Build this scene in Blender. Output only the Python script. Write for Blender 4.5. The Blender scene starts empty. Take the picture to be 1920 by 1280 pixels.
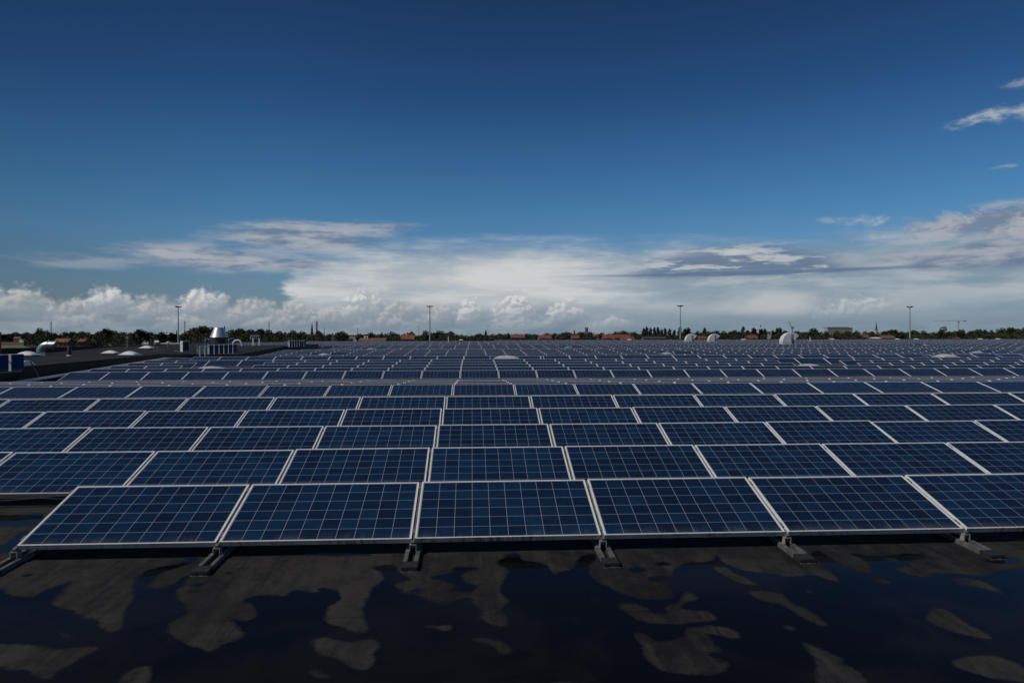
import bpy, bmesh, math, random
from mathutils import Vector, Matrix, Euler, noise as mnoise
R = math.radians
random.seed(7)
S = bpy.context.scene
COL = S.collection

# ------------------------------------------------------------------ camera
FPX = 1310.0                                   # focal length in photo pixels (photo 1920 wide)
YAW, PIT, ROLL = R(3.265), R(-0.33), R(-0.106)
cam = bpy.data.cameras.new("camera")
cam.sensor_fit = 'HORIZONTAL'; cam.sensor_width = 36; cam.lens = FPX/1920*36
cam.clip_start = 0.05; cam.clip_end = 20000
cam_o = bpy.data.objects.new("camera", cam); COL.objects.link(cam_o)
CAM_ROT = Matrix.Rotation(-YAW, 3, 'Z') @ Matrix.Rotation(R(90)+PIT, 3, 'X') @ Matrix.Rotation(ROLL, 3, 'Z')
cam_o.rotation_euler = CAM_ROT.to_euler()
S.camera = cam_o

def ray(px, py):
    return CAM_ROT @ Vector(((px-960)/FPX, -(py-640)/FPX, -1.0))
def proj(p):
    q = CAM_ROT.transposed() @ Vector(p)
    return (960 + FPX*q.x/-q.z, 640 - FPX*q.y/-q.z, -q.z)
def at(px, py, Y):                             # the point of the photo's pixel that lies Y metres north
    d = ray(px, py); return d*(Y/d.y)
def xat(px, Y):
    d = ray(px, 633); return d.x*Y/d.y
def zat(px, py, Y):
    return at(px, py, Y).z

# ------------------------------------------------------------------ exposure, sun
S.view_settings.view_transform = 'Standard'; S.view_settings.look = 'None'
S.view_settings.exposure = -0.62; S.view_settings.gamma = 1
SUN_AZ, SUN_EL = R(248), R(47)                 # clockwise from +Y
sd = Vector((math.sin(SUN_AZ)*math.cos(SUN_EL), math.cos(SUN_AZ)*math.cos(SUN_EL), math.sin(SUN_EL)))
sun = bpy.data.lights.new("sun", 'SUN'); sun.energy = 3.4; sun.angle = R(0.53); sun.color = (1, .95, .87)
sun_o = bpy.data.objects.new("sun", sun); COL.objects.link(sun_o)
sun_o.rotation_euler = sd.to_track_quat('Z', 'Y').to_euler()

# ------------------------------------------------------------------ node helper
class NT:
    def __init__(s, tree): s.t = tree
    def node(s, kind, **kw):
        n = s.t.nodes.new(kind)
        for k, v in kw.items(): setattr(n, k, v)
        return n
    def link(s, a, b): s.t.links.new(a, b)
    def put(s, sock, v):
        if hasattr(v, 'is_linked') or isinstance(v, bpy.types.NodeSocket): s.link(v, sock)
        else: sock.default_value = v
    def m(s, op, a, b=0.0, c=0.0, clamp=False):
        n = s.node('ShaderNodeMath', operation=op, use_clamp=clamp)
        s.put(n.inputs[0], a); s.put(n.inputs[1], b)
        if len(n.inputs) > 2: s.put(n.inputs[2], c)
        return n.outputs[0]
    def mr(s, v, a, b, c=0.0, d=1.0, smooth=True):
        n = s.node('ShaderNodeMapRange', interpolation_type='SMOOTHSTEP' if smooth else 'LINEAR')
        for i, x in enumerate((v, a, b, c, d)): s.put(n.inputs[i], x)
        return n.outputs[0]
    def vec(s, x, y, z=0.0):
        n = s.node('ShaderNodeCombineXYZ')
        for i, v in enumerate((x, y, z)): s.put(n.inputs[i], v)
        return n.outputs[0]
    def noise(s, v, scale=1.0, detail=5.0, rough=.55, dist=0.0, lac=2.0, dim='3D'):
        n = s.node('ShaderNodeTexNoise', noise_dimensions=dim)
        s.put(n.inputs['Vector'], v); n.inputs['Scale'].default_value = scale
        n.inputs['Detail'].default_value = detail; n.inputs['Roughness'].default_value = rough
        n.inputs['Distortion'].default_value = dist; n.inputs['Lacunarity'].default_value = lac
        return n.outputs['Fac']
    def mix(s, f, a, b, blend='MIX'):
        n = s.node('ShaderNodeMix', data_type='RGBA', blend_type=blend)
        s.put(n.inputs[0], f)
        for sock, v in ((n.inputs[6], a), (n.inputs[7], b)):
            if isinstance(v, tuple): v = (*v[:3], 1)
            s.put(sock, v)
        return n.outputs[2]

# ------------------------------------------------------------------ world: Nishita sky and clouds by direction
W = bpy.data.worlds.new("World"); S.world = W; W.use_nodes = True
wt = W.node_tree; wt.nodes.clear(); k = NT(wt)
sky = k.node('ShaderNodeTexSky'); sky.sky_type = 'NISHITA'; sky.sun_disc = False
sky.sun_elevation = SUN_EL; sky.sun_rotation = SUN_AZ
sky.air_density = 1.0; sky.dust_density = 0.35; sky.ozone_density = 3.0; sky.altitude = 50
tc = k.node('ShaderNodeTexCoord')
sx = k.node('ShaderNodeSeparateXYZ'); k.link(tc.outputs['Generated'], sx.inputs[0])
U = k.m('MULTIPLY', k.m('ARCTAN2', sx.outputs[0], sx.outputs[1]), 57.29578)      # azimuth, degrees
V = k.m('MULTIPLY', k.m('ARCSINE', sx.outputs[2]), 57.29578)                      # elevation, degrees
def uv(px, py):
    d = ray(px, py).normalized()
    return math.degrees(math.atan2(d.x, d.y)), math.degrees(math.asin(d.z))
def cvec(su, sv, seed): return k.vec(k.m('MULTIPLY_ADD', U, su, seed*13.1), k.m('MULTIPLY_ADD', V, sv, seed*7.3), 0)
def noise2(v, scale=1.0, detail=5.0, rough=.55, dist=0.0): return k.noise(v, scale, min(detail, 5), rough, dist, dim='2D')
n_str = noise2(cvec(.10, .60, 1.3), 1.0, 6, .60, .08)         # long streaks
n_str2 = noise2(cvec(.20, 1.1, 7.7), 1.0, 6, .60, .10)        # finer streaks
n_big = noise2(cvec(.12, .25, 3.1), 1.0, 4, .5)
n_wisp = noise2(cvec(.35, .8, 9.2), 1.0, 7, .62, .25)
n_fine = noise2(cvec(.9, 1.6, 4.9), 1.0, 5, .68, .3)
def ell(x0, y0, x1, y1, amp=.5, soft=.6, nz=None, skew=0.0):
    """cloud patch between two corners of the photo, ragged by noise; 1 inside, 0 outside"""
    ua, va = uv(x0, y1); ub, vb = uv(x1, y0)
    cu, cv, ru, rv = (ua+ub)/2, (va+vb)/2, abs(ub-ua)/2, abs(vb-va)/2
    du = k.m('DIVIDE', k.m('SUBTRACT', U, cu), ru)
    dv = k.m('DIVIDE', k.m('SUBTRACT', V, cv), rv)
    if skew: dv = k.m('ADD', dv, k.m('MULTIPLY', du, skew))
    d = k.m('SQRT', k.m('ADD', k.m('MULTIPLY', du, du), k.m('MULTIPLY', dv, dv)))
    d = k.m('ADD', d, k.m('MULTIPLY', k.m('SUBTRACT', nz if nz is not None else n_str, .5), amp*-2))
    return k.mr(d, 1.0, 1.0-soft)
# clear sky: the Nishita sky seen through the polarised depth of a clear day, deepest high up and 90 degrees from the sun
rmp = k.node('ShaderNodeValToRGB'); k.link(k.mr(V, 0, 30, 0, 1, False), rmp.inputs[0])
els = rmp.color_ramp.elements
stops = ((.10, (.92, .90, .94)), (.26, (.88, 1.12, 1.17)), (.335, (.70, 1.07, 1.13)), (.46, (.56, .90, 1.02)), (.62, (.37, .63, .80)), (.85, (.29, .45, .57)), (1.0, (.27, .42, .53)))
while len(els) < len(stops): els.new(.5)
for e_, (p_, q_) in zip(els, stops): e_.position = p_; e_.color = (*[x/1.5 for x in q_], 1)
c = k.mix(1.0, sky.outputs[0], (0.62*1.5, 0.80*1.5, 1.5), 'MULTIPLY')
c = k.mix(1.0, c, rmp.outputs[0], 'MULTIPLY')
pol = k.mr(U, -40, -12, .66, 1.0)
c = k.mix(1.0, c, k.vec(pol, pol, pol), 'MULTIPLY')
SK = 0.09
def sc(r, g, b, f=1.0):                                        # cloud radiance as wanted in the render -> before strength and exposure
    def lin(v):
        v /= 255; return v/12.92 if v <= .04045 else ((v+.055)/1.055)**2.4
    e = 2**(-S.view_settings.exposure)/SK*f
    return (lin(r)*e, lin(g)*e, lin(b)*e)
# cirrus, left: two long flat streaks with thin tails
cir = k.mix(k.mr(k.m('ADD', k.m('MULTIPLY', n_str2, .6), k.m('MULTIPLY', n_str, .4)), .40, .58), sc(110, 126, 150), sc(166, 171, 180))
for (a, b, x, y, amp, f, sk_) in ((345, 416, 770, 478, .34, .92, .12), (560, 412, 810, 440, .45, .7, -.05), (450, 408, 640, 440, .5, .55, 0), (150, 459, 610, 508, .30, .95, .28), (-30, 476, 300, 502, .5, .45, 0),
                              (480, 480, 670, 512, .4, .85, .1), (440, 440, 560, 462, .7, .3, 0)):
    c = k.mix(k.m('MULTIPLY', ell(a, b, x, y, amp, .75, n_str2, sk_), f), c, cir)
# anvil of the great cloud, and the rain-grey sheet right of it
uL, vA = uv(545, 520); uM, vT = uv(960, 462); uB, _ = uv(640, 480)
top = k.m('ADD', vT, k.m('MULTIPLY', k.m('SUBTRACT', n_str, .5), 2.6))
top = k.m('SUBTRACT', top, k.mr(U, uB+4, uL-4, 0, 3.0))
right = uv(1150, 600)[0]
m1 = k.m('MULTIPLY', k.mr(V, k.m('ADD', top, .8), k.m('SUBTRACT', top, 1.6)),
         k.mr(k.m('ADD', U, k.m('MULTIPLY', k.m('SUBTRACT', n_wisp, .5), 3)), uL-.6, uL+.5))
colA = k.mix(k.mr(n_str, .30, .70), sc(158, 170, 181), sc(204, 206, 207))
colR = k.mix(k.mr(n_str, .35, .65), sc(126, 148, 164), sc(172, 180, 187))
colA = k.mix(k.mr(U, right-4, right+10), colA, colR)
colA = k.mix(k.mr(V, 3.6, .8), colA, sc(128, 147, 161))
c = k.mix(k.m('MULTIPLY', m1, .95), c, colA)
m = k.m('MULTIPLY', ell(600, 458, 1230, 600, .35, .9, n_big), .9)
c = k.mix(m, c, k.mix(k.mr(n_str, .3, .7), sc(178, 185, 190), sc(205, 206, 206)))
m = k.m('MULTIPLY', ell(1120, 500, 2050, 600, .5, .9, n_big), .75)
c = k.mix(m, c, k.mix(k.mr(n_big, .35, .65), sc(146, 160, 172), sc(192, 194, 195)))
# grey band far right and the lens cloud
m = k.m('MULTIPLY', ell(1560, 380, 2500, 530, .5, .6, n_str, -.10), .95)
c = k.mix(m, c, k.mix(k.mr(n_str2, .36, .64), sc(104, 122, 146), sc(160, 166, 176)))
m = k.m('MULTIPLY', ell(1600, 300, 2500, 470, .5, .6, n_wisp, -.30), .95)
c = k.mix(m, c, k.mix(k.mr(n_wisp, .40, .60), sc(116, 130, 152), sc(164, 168, 176)))
vb_ = uv(1350, 522)[1]
m = k.m('MULTIPLY', k.m('MULTIPLY', ell(1150, 436, 1650, 580, .16, .4, n_str2, .02), k.mr(k.m('ADD', V, k.m('MULTIPLY', k.m('SUBTRACT', n_str2, .5), 1.2)), vb_-.15, vb_+.35)), .92)
c = k.mix(m, c, k.mix(k.mr(n_str2, .49, .62), sc(102, 121, 147), sc(176, 182, 188)))
m = k.m('MULTIPLY', ell(1040, 488, 1830, 524, .40, .5, n_str, .04), .9)
c = k.mix(m, c, sc(96, 117, 145))
m = k.m('MULTIPLY', ell(1330, 463, 1440, 483, .5, .7, n_str2), .8); c = k.mix(m, c, sc(190, 194, 197))
m = k.m('MULTIPLY', ell(1200, 500, 1560, 512, .6, .8, n_str2), .5); c = k.mix(m, c, sc(170, 178, 186))
# loose wisps, upper right
for (a, b, x, y, f, sk_) in ((1770, 160, 2080, 245, .8, -.45), (1825, 105, 2120, 185, .7, .1), (1765, 205, 1900, 242, .45, 0), (1815, 165, 2120, 248, .5, -.2), (1850, 118, 2100, 175, .45, -.2), (1520, 400, 1600, 424, .4, 0), (1570, 398, 1640, 430, .6, -.3), (1615, 402, 1670, 430, .7, -.3), (1855, 302, 1925, 322, .45, 0),
                         (1590, 430, 1730, 458, .6, 0)):
    m = k.m('MULTIPLY', k.m('MULTIPLY', ell(a, b, x, y, 1.0, 1.0, n_wisp, sk_), k.mr(n_fine, .34, .64, .2, 1.0)), f)
    c = k.mix(m, c, sc(172, 180, 190))
# broken grey layer low over the horizon, then the cumulus heads standing out of it
uE = uv(1120, 600)[0]
west = k.mr(U, uE-2, uE+8, 1, 0)
n_lay = noise2(cvec(.24, .75, 6.1), 1.0, 7, .58, .3)
n_edge = noise2(cvec(.13, .25, 8.8), 1.0, 5, .55)
layt = k.m('ADD', 3.0, k.m('MULTIPLY', k.m('SUBTRACT', n_edge, .5), 3.0))
mL = k.m('MULTIPLY', k.mr(V, layt, k.m('SUBTRACT', layt, 1.5)), west)
c = k.mix(k.m('MULTIPLY', mL, k.mr(U, uL-6, uL+4, .92, .55)), c, k.mix(k.mr(n_lay, .36, .66), sc(116, 132, 147), sc(162, 168, 173)))
def vor(v, detail=2.0):
    n = k.node('ShaderNodeTexVoronoi', voronoi_dimensions='2D', feature='F1', normalize=True)
    k.put(n.inputs['Vector'], v); n.inputs['Scale'].default_value = 1.0; n.inputs['Detail'].default_value = detail
    n.inputs['Roughness'].default_value = .55; n.inputs['Lacunarity'].default_value = 2.1
    return k.m('SUBTRACT', 1.0, n.outputs['Distance'])
wob = k.m('MULTIPLY', k.m('SUBTRACT', noise2(cvec(1.1, 1.5, 5.5), 1.0, 4, .6), .5), .42)
def bil(du, dv, su=.85, sv=1.1, seed=2.7):                       # cauliflower heads
    v = k.vec(k.m('MULTIPLY', k.m('ADD', k.m('ADD', U, du), wob), su), k.m('MULTIPLY', k.m('ADD', k.m('ADD', V, dv), wob), sv), 0)
    return k.m('ADD', k.m('MULTIPLY', vor(v), .7), k.m('MULTIPLY', noise2(v, 2.2, 4, .6), .45))
B0, B1 = bil(0, 0), bil(-.22, .26)                               # second sample towards the sun, up and left
relief = k.mr(k.m('SUBTRACT', B0, B1), -.10, .13)
def head(c, x0, y0, x1, y1, f, hi_=(212, 212, 211), lo_=(134, 147, 160), amp=.9, soft=.34, nz=None):
    ua, va = uv(x0, y1); ub, vb = uv(x1, y0)
    du = k.m('DIVIDE', k.m('SUBTRACT', U, (ua+ub)/2), abs(ub-ua)/2); dv = k.m('DIVIDE', k.m('SUBTRACT', V, va), abs(vb-va))
    dd = k.m('SQRT', k.m('ADD', k.m('MULTIPLY', du, du), k.m('MULTIPLY', dv, dv)))
    dd = k.m('SUBTRACT', dd, k.m('MULTIPLY', k.m('SUBTRACT', B0, .72), amp))
    mm = k.m('MULTIPLY', k.mr(dd, 1.0, 1.0-soft), k.mr(dv, -.35, .25))
    lt = k.m('MULTIPLY', k.m('ADD', .38, k.m('MULTIPLY', relief, .62)), k.mr(k.m('SUBTRACT', dv, k.m('MULTIPLY', du, .25)), -.05, .75))
    return k.mix(k.m('MULTIPLY', mm, f), c, k.mix(lt, sc(*lo_), sc(*hi_)))
G = ((186, 187, 186), (128, 141, 154))
for (x0, y0, x1, y1, f, w_) in ((-80, 532, 130, 592, .9, 0), (70, 552, 200, 600, .85, 0), (150, 530, 262, 584, .97, 1), (225, 548, 350, 604, .88, 0), (325, 532, 442, 590, .97, 1), (415, 552, 535, 604, .9, 0), (500, 562, 620, 606, .85, 0),
                                (570, 562, 700, 612, .85, 0), (632, 536, 735, 596, .95, 1), (700, 556, 800, 604, .85, 0), (790, 566, 870, 612, .8, 0), (850, 550, 912, 610, .92, 1), (912, 538, 1022, 612, .97, 1), (1010, 556, 1118, 606, .8, 1),
                                (60, 585, 240, 622, .7, 0), (270, 584, 420, 622, .7, 0), (430, 588, 600, 624, .7, 0), (640, 590, 830, 624, .6, 0), (880, 594, 1080, 624, .6, 0), (1100, 588, 1200, 620, .45, 1), (1520, 548, 1710, 598, .5, 1)):
    c = head(c, x0, y0, x1, y1, f) if w_ else head(c, x0, y0, x1, y1, f, *G)
# pale air at the horizon
c = k.mix(k.mr(V, 2.0, .1, 0, .80), c, k.mix(k.mr(n_lay, .35, .65), sc(112, 131, 147), sc(130, 146, 158)))
bg = k.node('ShaderNodeBackground'); k.put(bg.inputs[0], c); bg.inputs[1].default_value = SK
W.cycles.sampling_method = 'MANUAL'; W.cycles.sample_map_resolution = 512
S.cycles.max_bounces = 5; S.cycles.diffuse_bounces = 2; S.cycles.glossy_bounces = 3
wo = k.node('ShaderNodeOutputWorld'); k.link(bg.outputs[0], wo.inputs[0])

# ------------------------------------------------------------------ materials
def mat(name, col, rough=.6, metal=0.0, spec=.5, ior=1.45, var=0.0, vscale=3.0, bump=0.0, bscale=20.0, trans=0.0, coords='Object'):
    mt = bpy.data.materials.new(name); mt.use_nodes = True
    q = NT(mt.node_tree); b = mt.node_tree.nodes['Principled BSDF']
    b.inputs['Roughness'].default_value = rough; b.inputs['Metallic'].default_value = metal
    b.inputs['Specular IOR Level'].default_value = spec; b.inputs['IOR'].default_value = ior
    t = q.node('ShaderNodeTexCoord')
    if var:
        n = q.noise(t.outputs[coords], vscale, 5, .6)
        lo = tuple(x*(1-var) for x in col); hi = tuple(min(1, x*(1+var)) for x in col)
        q.link(q.mix(q.mr(n, .3, .7), lo, hi), b.inputs['Base Color'])
    else: b.inputs['Base Color'].default_value = (*col, 1)
    if bump:
        bn = q.node('ShaderNodeBump'); bn.inputs['Strength'].default_value = bump; bn.inputs['Distance'].default_value = .02
        q.link(q.noise(t.outputs[coords], bscale, 4), bn.inputs['Height']); q.link(bn.outputs[0], b.inputs['Normal'])
    return mt

M = {}
M['alu'] = mat('anodised_aluminium', (.78, .77, .76), .42, .0, var=.10, vscale=6)
M['alu_rail'] = mat('mill_aluminium', (.15, .145, .137), .5, .2, var=.35, vscale=9)
M['clamp'] = mat('dull_aluminium', (.30, .27, .245), .5, .1, var=.25, vscale=12)
M['rubber'] = mat('black_rubber', (.022, .021, .021), .7, var=.2, vscale=30)
M['white_acryl'] = mat('white_acrylic', (.86, .86, .84), .3, var=.04, vscale=2)
M['white_sheet'] = mat('white_sheet_metal', (.74, .74, .74), .45, var=.06, vscale=1.2)
M['galv'] = mat('galvanised_steel', (.55, .58, .58), .32, .85, var=.12, vscale=5)
M['steel'] = mat('brushed_steel', (.74, .73, .74), .42, .75, var=.06, vscale=3)
M['dark_metal'] = mat('dark_grey_metal', (.05, .05, .052), .55, .2, var=.15)
M['grey_metal'] = mat('grey_metal', (.25, .25, .25), .5, .3, var=.1)
M['blue'] = mat('blue_plastic', (.004, .036, .135), .6, spec=.08, var=.12, vscale=2)
M['white_paint'] = mat('white_paint', (.78, .78, .76), .5, var=.05)
M['beige'] = mat('beige_paint', (.55, .54, .50), .5, var=.05)
M['black'] = mat('black_membrane', (.012, .012, .013), .7, var=.3, vscale=2)
M['red'] = mat('red_paint', (.20, .012, .014), .5, var=.1)
M['mast'] = mat('mast_steel', (.42, .42, .41), .5, .3, var=.05)
M['far_grey'] = mat('far_lattice_steel', (.24, .29, .34), .8)
M['grey_acryl'] = mat('weathered_grey_acrylic', (.50, .50, .49), .4, var=.12, vscale=4)
M['roof_tile'] = mat('red_roof_tile', (.215, .068, .042), .8, var=.3, vscale=.8)
M['roof_tile_dull'] = mat('dull_roof_tile', (.19, .090, .060), .8, var=.3, vscale=.8)
M['slate'] = mat('slate_roof', (.06, .065, .075), .7, var=.2, vscale=.5)
M['brick'] = mat('brick_wall', (.22, .10, .075), .85, var=.2, vscale=1.5)
M['render_wall'] = mat('rendered_wall', (.52, .50, .46), .8, var=.1, vscale=1)
M['stone'] = mat('grey_stone', (.22, .19, .18), .85, var=.15, vscale=1)
M['concrete'] = mat('pale_concrete', (.46, .42, .40), .85, var=.1, vscale=.3)
M['window'] = mat('window_glass', (.02, .025, .03), .1)
M['bark'] = mat('bark', (.07, .055, .04), .9, var=.3)
def foliage(name, a, b):
    mt = bpy.data.materials.new(name); mt.use_nodes = True
    q = NT(mt.node_tree); p = mt.node_tree.nodes['Principled BSDF']
    p.inputs['Roughness'].default_value = .75; p.inputs['Specular IOR Level'].default_value = .2
    g = q.node('ShaderNodeNewGeometry'); t = q.node('ShaderNodeTexCoord'); oi = q.node('ShaderNodeObjectInfo')
    f = q.m('ADD', q.m('MULTIPLY', g.outputs['Random Per Island'], .55), q.m('MULTIPLY', q.noise(t.outputs['Object'], .35, 3), .45))
    f = q.m('ADD', f, q.m('MULTIPLY', q.m('SUBTRACT', oi.outputs['Random'], .5), .35), clamp=True)
    q.link(q.mix(f, a, b), p.inputs['Base Color'])
    return mt
M['leaf_dark'] = foliage('dark_leaves', (.021, .029, .015), (.054, .066, .028))
M['leaf_mid'] = foliage('green_leaves', (.030, .041, .019), (.078, .088, .036))
M['leaf_pale'] = foliage('olive_leaves', (.042, .052, .025), (.090, .095, .044))

# photovoltaic glass: 10 x 6 blue cells on a white sheet; UV carries panel number + position on the panel
def cell_material():
    mt = bpy.data.materials.new('blue_silicon_cells'); mt.use_nodes = True
    q = NT(mt.node_tree); p = mt.node_tree.nodes['Principled BSDF']
    u = q.node('ShaderNodeUVMap'); oi = q.node('ShaderNodeObjectInfo')
    s = q.node('ShaderNodeSeparateXYZ'); q.link(u.outputs[0], s.inputs[0])
    fx = q.m('FRACT', s.outputs[0]); fy = q.m('FRACT', s.outputs[1])
    mx, my = .0045, .008
    gx = q.m('MULTIPLY', q.m('DIVIDE', q.m('SUBTRACT', fx, mx), 1-2*mx), 10)
    gy = q.m('MULTIPLY', q.m('DIVIDE', q.m('SUBTRACT', fy, my), 1-2*my), 6)
    def edge(g):                                # distance to the nearest cell border, in cells
        f = q.m('FRACT', g); return q.m('MINIMUM', f, q.m('SUBTRACT', 1, f))
    dline = q.m('MINIMUM', edge(gx), edge(gy))
    line = q.m('LESS_THAN', dline, .0085)
    bx = q.m('ABSOLUTE', q.m('SUBTRACT', q.m('FRACT', q.m('MULTIPLY', gx, 3)), .5))
    out = q.m('MAXIMUM', q.m('GREATER_THAN', q.m('ABSOLUTE', q.m('SUBTRACT', fx, .5)), .5-mx),
              q.m('GREATER_THAN', q.m('ABSOLUTE', q.m('SUBTRACT', fy, .5)), .5-my))
    white = q.m('MAXIMUM', line, out)
    rnd = q.m('MULTIPLY', oi.outputs['Random'], 713)
    cid = q.vec(q.m('ADD', q.m('FLOOR', gx), q.m('MULTIPLY', q.m('FLOOR', s.outputs[0]), 17)),
                q.m('ADD', q.m('FLOOR', gy), q.m('MULTIPLY', q.m('FLOOR', s.outputs[1]), 11)), q.m('FLOOR', rnd))
    wn = q.node('ShaderNodeTexWhiteNoise', noise_dimensions='3D'); q.link(cid, wn.inputs['Vector'])
    gr = q.noise(q.vec(q.m('MULTIPLY', gx, 1.6), q.m('MULTIPLY', gy, 1.6), rnd), 1.0, 5, .65, 1.2)
    bnd = q.noise(q.vec(q.m('MULTIPLY', gx, .5), q.m('MULTIPLY', gy, 14), rnd), 1.0, 3, .6)
    f = q.m('ADD', q.m('ADD', q.m('MULTIPLY', wn.outputs[0], .40), q.m('MULTIPLY', gr, .52)), q.m('MULTIPLY', q.m('SUBTRACT', bnd, .5), .35))
    pv = q.m('MULTIPLY', q.m('SUBTRACT', oi.outputs['Random'], .5), .22)
    f = q.m('ADD', f, pv)
    cell = q.mix(q.mr(f, .12, .92), (.0072, .0150, .0390), (.0088, .0360, .0880))
    lowd = q.m('MULTIPLY', q.mr(gy, .75, .0), q.mr(q.noise(q.vec(q.m('MULTIPLY', gx, .7), 0, rnd), 1.0, 5, .7), .38, .72, 0, .30))
    dirt0 = q.mr(q.noise(q.vec(q.m('MULTIPLY', gx, .9), q.m('MULTIPLY', gy, .9), rnd), 1.0, 6, .7), .60, .85, 0, .10)
    dirt = q.m('ADD', dirt0, lowd)
    drop = q.mr(q.noise(q.vec(q.m('MULTIPLY', gx, 2.2), q.m('MULTIPLY', gy, 2.2), q.m('ADD', rnd, 31)), 1.0, 2, .5), .83, .86, 0, .8)
    dirt = q.m('MAXIMUM', dirt, drop)
    colr = q.mix(dirt, q.mix(white, cell, (.44, .46, .49)), (.20, .19, .17))
    q.link(colr, p.inputs['Base Color'])
    q.link(q.mr(q.noise(q.vec(gx, gy, rnd), 2.0, 4), .3, .7, .07, .16), p.inputs['Roughness'])
    p.inputs['IOR'].default_value = 1.45; p.inputs['Specular IOR Level'].default_value = .42
    return mt
M['cells'] = cell_material()

# frame aluminium with grime on the lower front edge (UV y<0 marks the front face)
def frame_material():
    mt = bpy.data.materials.new('panel_frame_aluminium'); mt.use_nodes = True
    q = NT(mt.node_tree); p = mt.node_tree.nodes['Principled BSDF']
    t = q.node('ShaderNodeTexCoord'); oi = q.node('ShaderNodeObjectInfo')
    s = q.node('ShaderNodeSeparateXYZ'); q.link(t.outputs['Object'], s.inputs[0])
    r = q.m('MULTIPLY', oi.outputs['Random'], 91)
    run = q.noise(q.vec(q.m('MULTIPLY', s.outputs[0], 26), q.m('MULTIPLY', s.outputs[2], 6), r), 1.0, 5, .7)
    big = q.noise(q.vec(q.m('MULTIPLY', s.outputs[0], 2.2), 0, r), 1.0, 3, .6)
    low = q.mr(s.outputs[1], .012, .0)
    g = q.m('MULTIPLY', low, q.m('MULTIPLY', q.mr(run, .40, .70), q.mr(big, .35, .65)))
    g = q.m('ADD', q.m('MULTIPLY', low, .55), q.m('MULTIPLY', g, .5), clamp=True)
    base = q.mix(q.mr(q.noise(t.outputs['Object'], 7, 4), .3, .7), (.76, .75, .74), (.88, .87, .86))
    q.link(q.mix(g, base, (.10, .082, .055)), p.inputs['Base Color'])
    p.inputs['Metallic'].default_value = .0; p.inputs['Roughness'].default_value = .42
    return mt
M['frame'] = frame_material()

def roof_material(wet=False):
    mt = bpy.data.materials.new('wet_roof_membrane' if wet else 'weathered_black_roof_membrane'); mt.use_nodes = True
    q = NT(mt.node_tree); p = mt.node_tree.nodes['Principled BSDF']
    t = q.node('ShaderNodeTexCoord'); s = q.node('ShaderNodeSeparateXYZ'); q.link(t.outputs['Object'], s.inputs[0])
    P = t.outputs['Object']
    a = q.noise(P, .55, 6, .62); b = q.noise(P, 6.0, 6, .7); f = q.noise(P, 90, 2, .5)
    st = q.noise(q.vec(q.m('MULTIPLY', s.outputs[0], 9), q.m('MULTIPLY', s.outputs[1], .9), 0), 1.0, 5, .6, .6)
    v = q.m('ADD', q.m('ADD', q.m('MULTIPLY', a, .40), q.m('MULTIPLY', b, .22)), q.m('ADD', q.m('MULTIPLY', st, .26), q.m('MULTIPLY', f, .12)))
    colr = q.mix(q.mr(v, .42, .58), (.0110, .0096, .0086), (.0385, .0335, .0292))
    # pale lime marks left where water dried
    lime = q.mr(q.noise(q.vec(q.m('MULTIPLY', s.outputs[0], 2.3), q.m('MULTIPLY', s.outputs[1], 5.0), 5), 1.0, 7, .72, .5), .66, .80, 0, .5)
    colr = q.mix(lime, colr, (.062, .054, .044))
    blot = q.mr(q.noise(q.vec(q.m('MULTIPLY', s.outputs[0], 1.1), q.m('MULTIPLY', s.outputs[1], .7), 9), 1.0, 7, .66, .8), .50, .60, 0, .55)
    colr = q.mix(blot, colr, (.0135, .0120, .0108))
    speck = q.mr(q.noise(P, 38, 2, .5), .735, .77, 0, .6)
    colr = q.mix(speck, colr, (.10, .085, .065))
    seam = q.m('LESS_THAN', q.m('ABSOLUTE', q.m('SUBTRACT', q.m('FRACT', q.m('DIVIDE', q.m('ADD', s.outputs[1], .53), 1.55)), .5)), .006)
    colr = q.mix(q.m('MULTIPLY', seam, .45), colr, (.009, .009, .009))
    rough = q.mr(b, .3, .7, .62, .85); spec = .22; bst = .22
    if wet:
        at_ = q.node('ShaderNodeAttribute', attribute_name='wetness')
        n1 = q.noise(P, 7, 6, .65); n2 = q.noise(P, 30, 4, .6)
        w = q.m('ADD', at_.outputs['Fac'], q.m('ADD', q.m('MULTIPLY', q.m('SUBTRACT', n1, .5), 1.15), q.m('MULTIPLY', q.m('SUBTRACT', n2, .5), .6)))
        far_in = q.mr(at_.outputs['Fac'], .0, .06)                       # keeps the noise from wetting ground away from water
        damp = q.m('MULTIPLY', q.mr(w, .12, .45), far_in); water = q.mr(w, .44, .56)
        film = q.mr(q.noise(P, .9, 5, .6, .5), .45, .62)                  # patches of thin film and silt in the water
        colr = q.mix(q.m('MULTIPLY', damp, .80), colr, (.0078, .0070, .0064))
        colr = q.mix(water, colr, q.mix(film, (.0042, .0038, .0038), (.0092, .0080, .0070)))
        rough = q.mix(water, q.mix(damp, rough, (.45, .45, .45)), (.035, .035, .035))
        spec = q.m('MULTIPLY_ADD', water, -.105, .22)
        bst = q.m('MULTIPLY_ADD', water, -.20, .22)
    q.link(colr, p.inputs['Base Color'])
    q.put(p.inputs['Roughness'], rough); q.put(p.inputs['Specular IOR Level'], spec)
    bn = q.node('ShaderNodeBump'); q.put(bn.inputs['Strength'], bst); bn.inputs['Distance'].default_value = .006
    q.link(q.m('ADD', f, q.m('MULTIPLY', b, .8)), bn.inputs['Height']); q.link(bn.outputs[0], p.inputs['Normal'])
    return mt
M['roof'] = roof_material()
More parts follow.
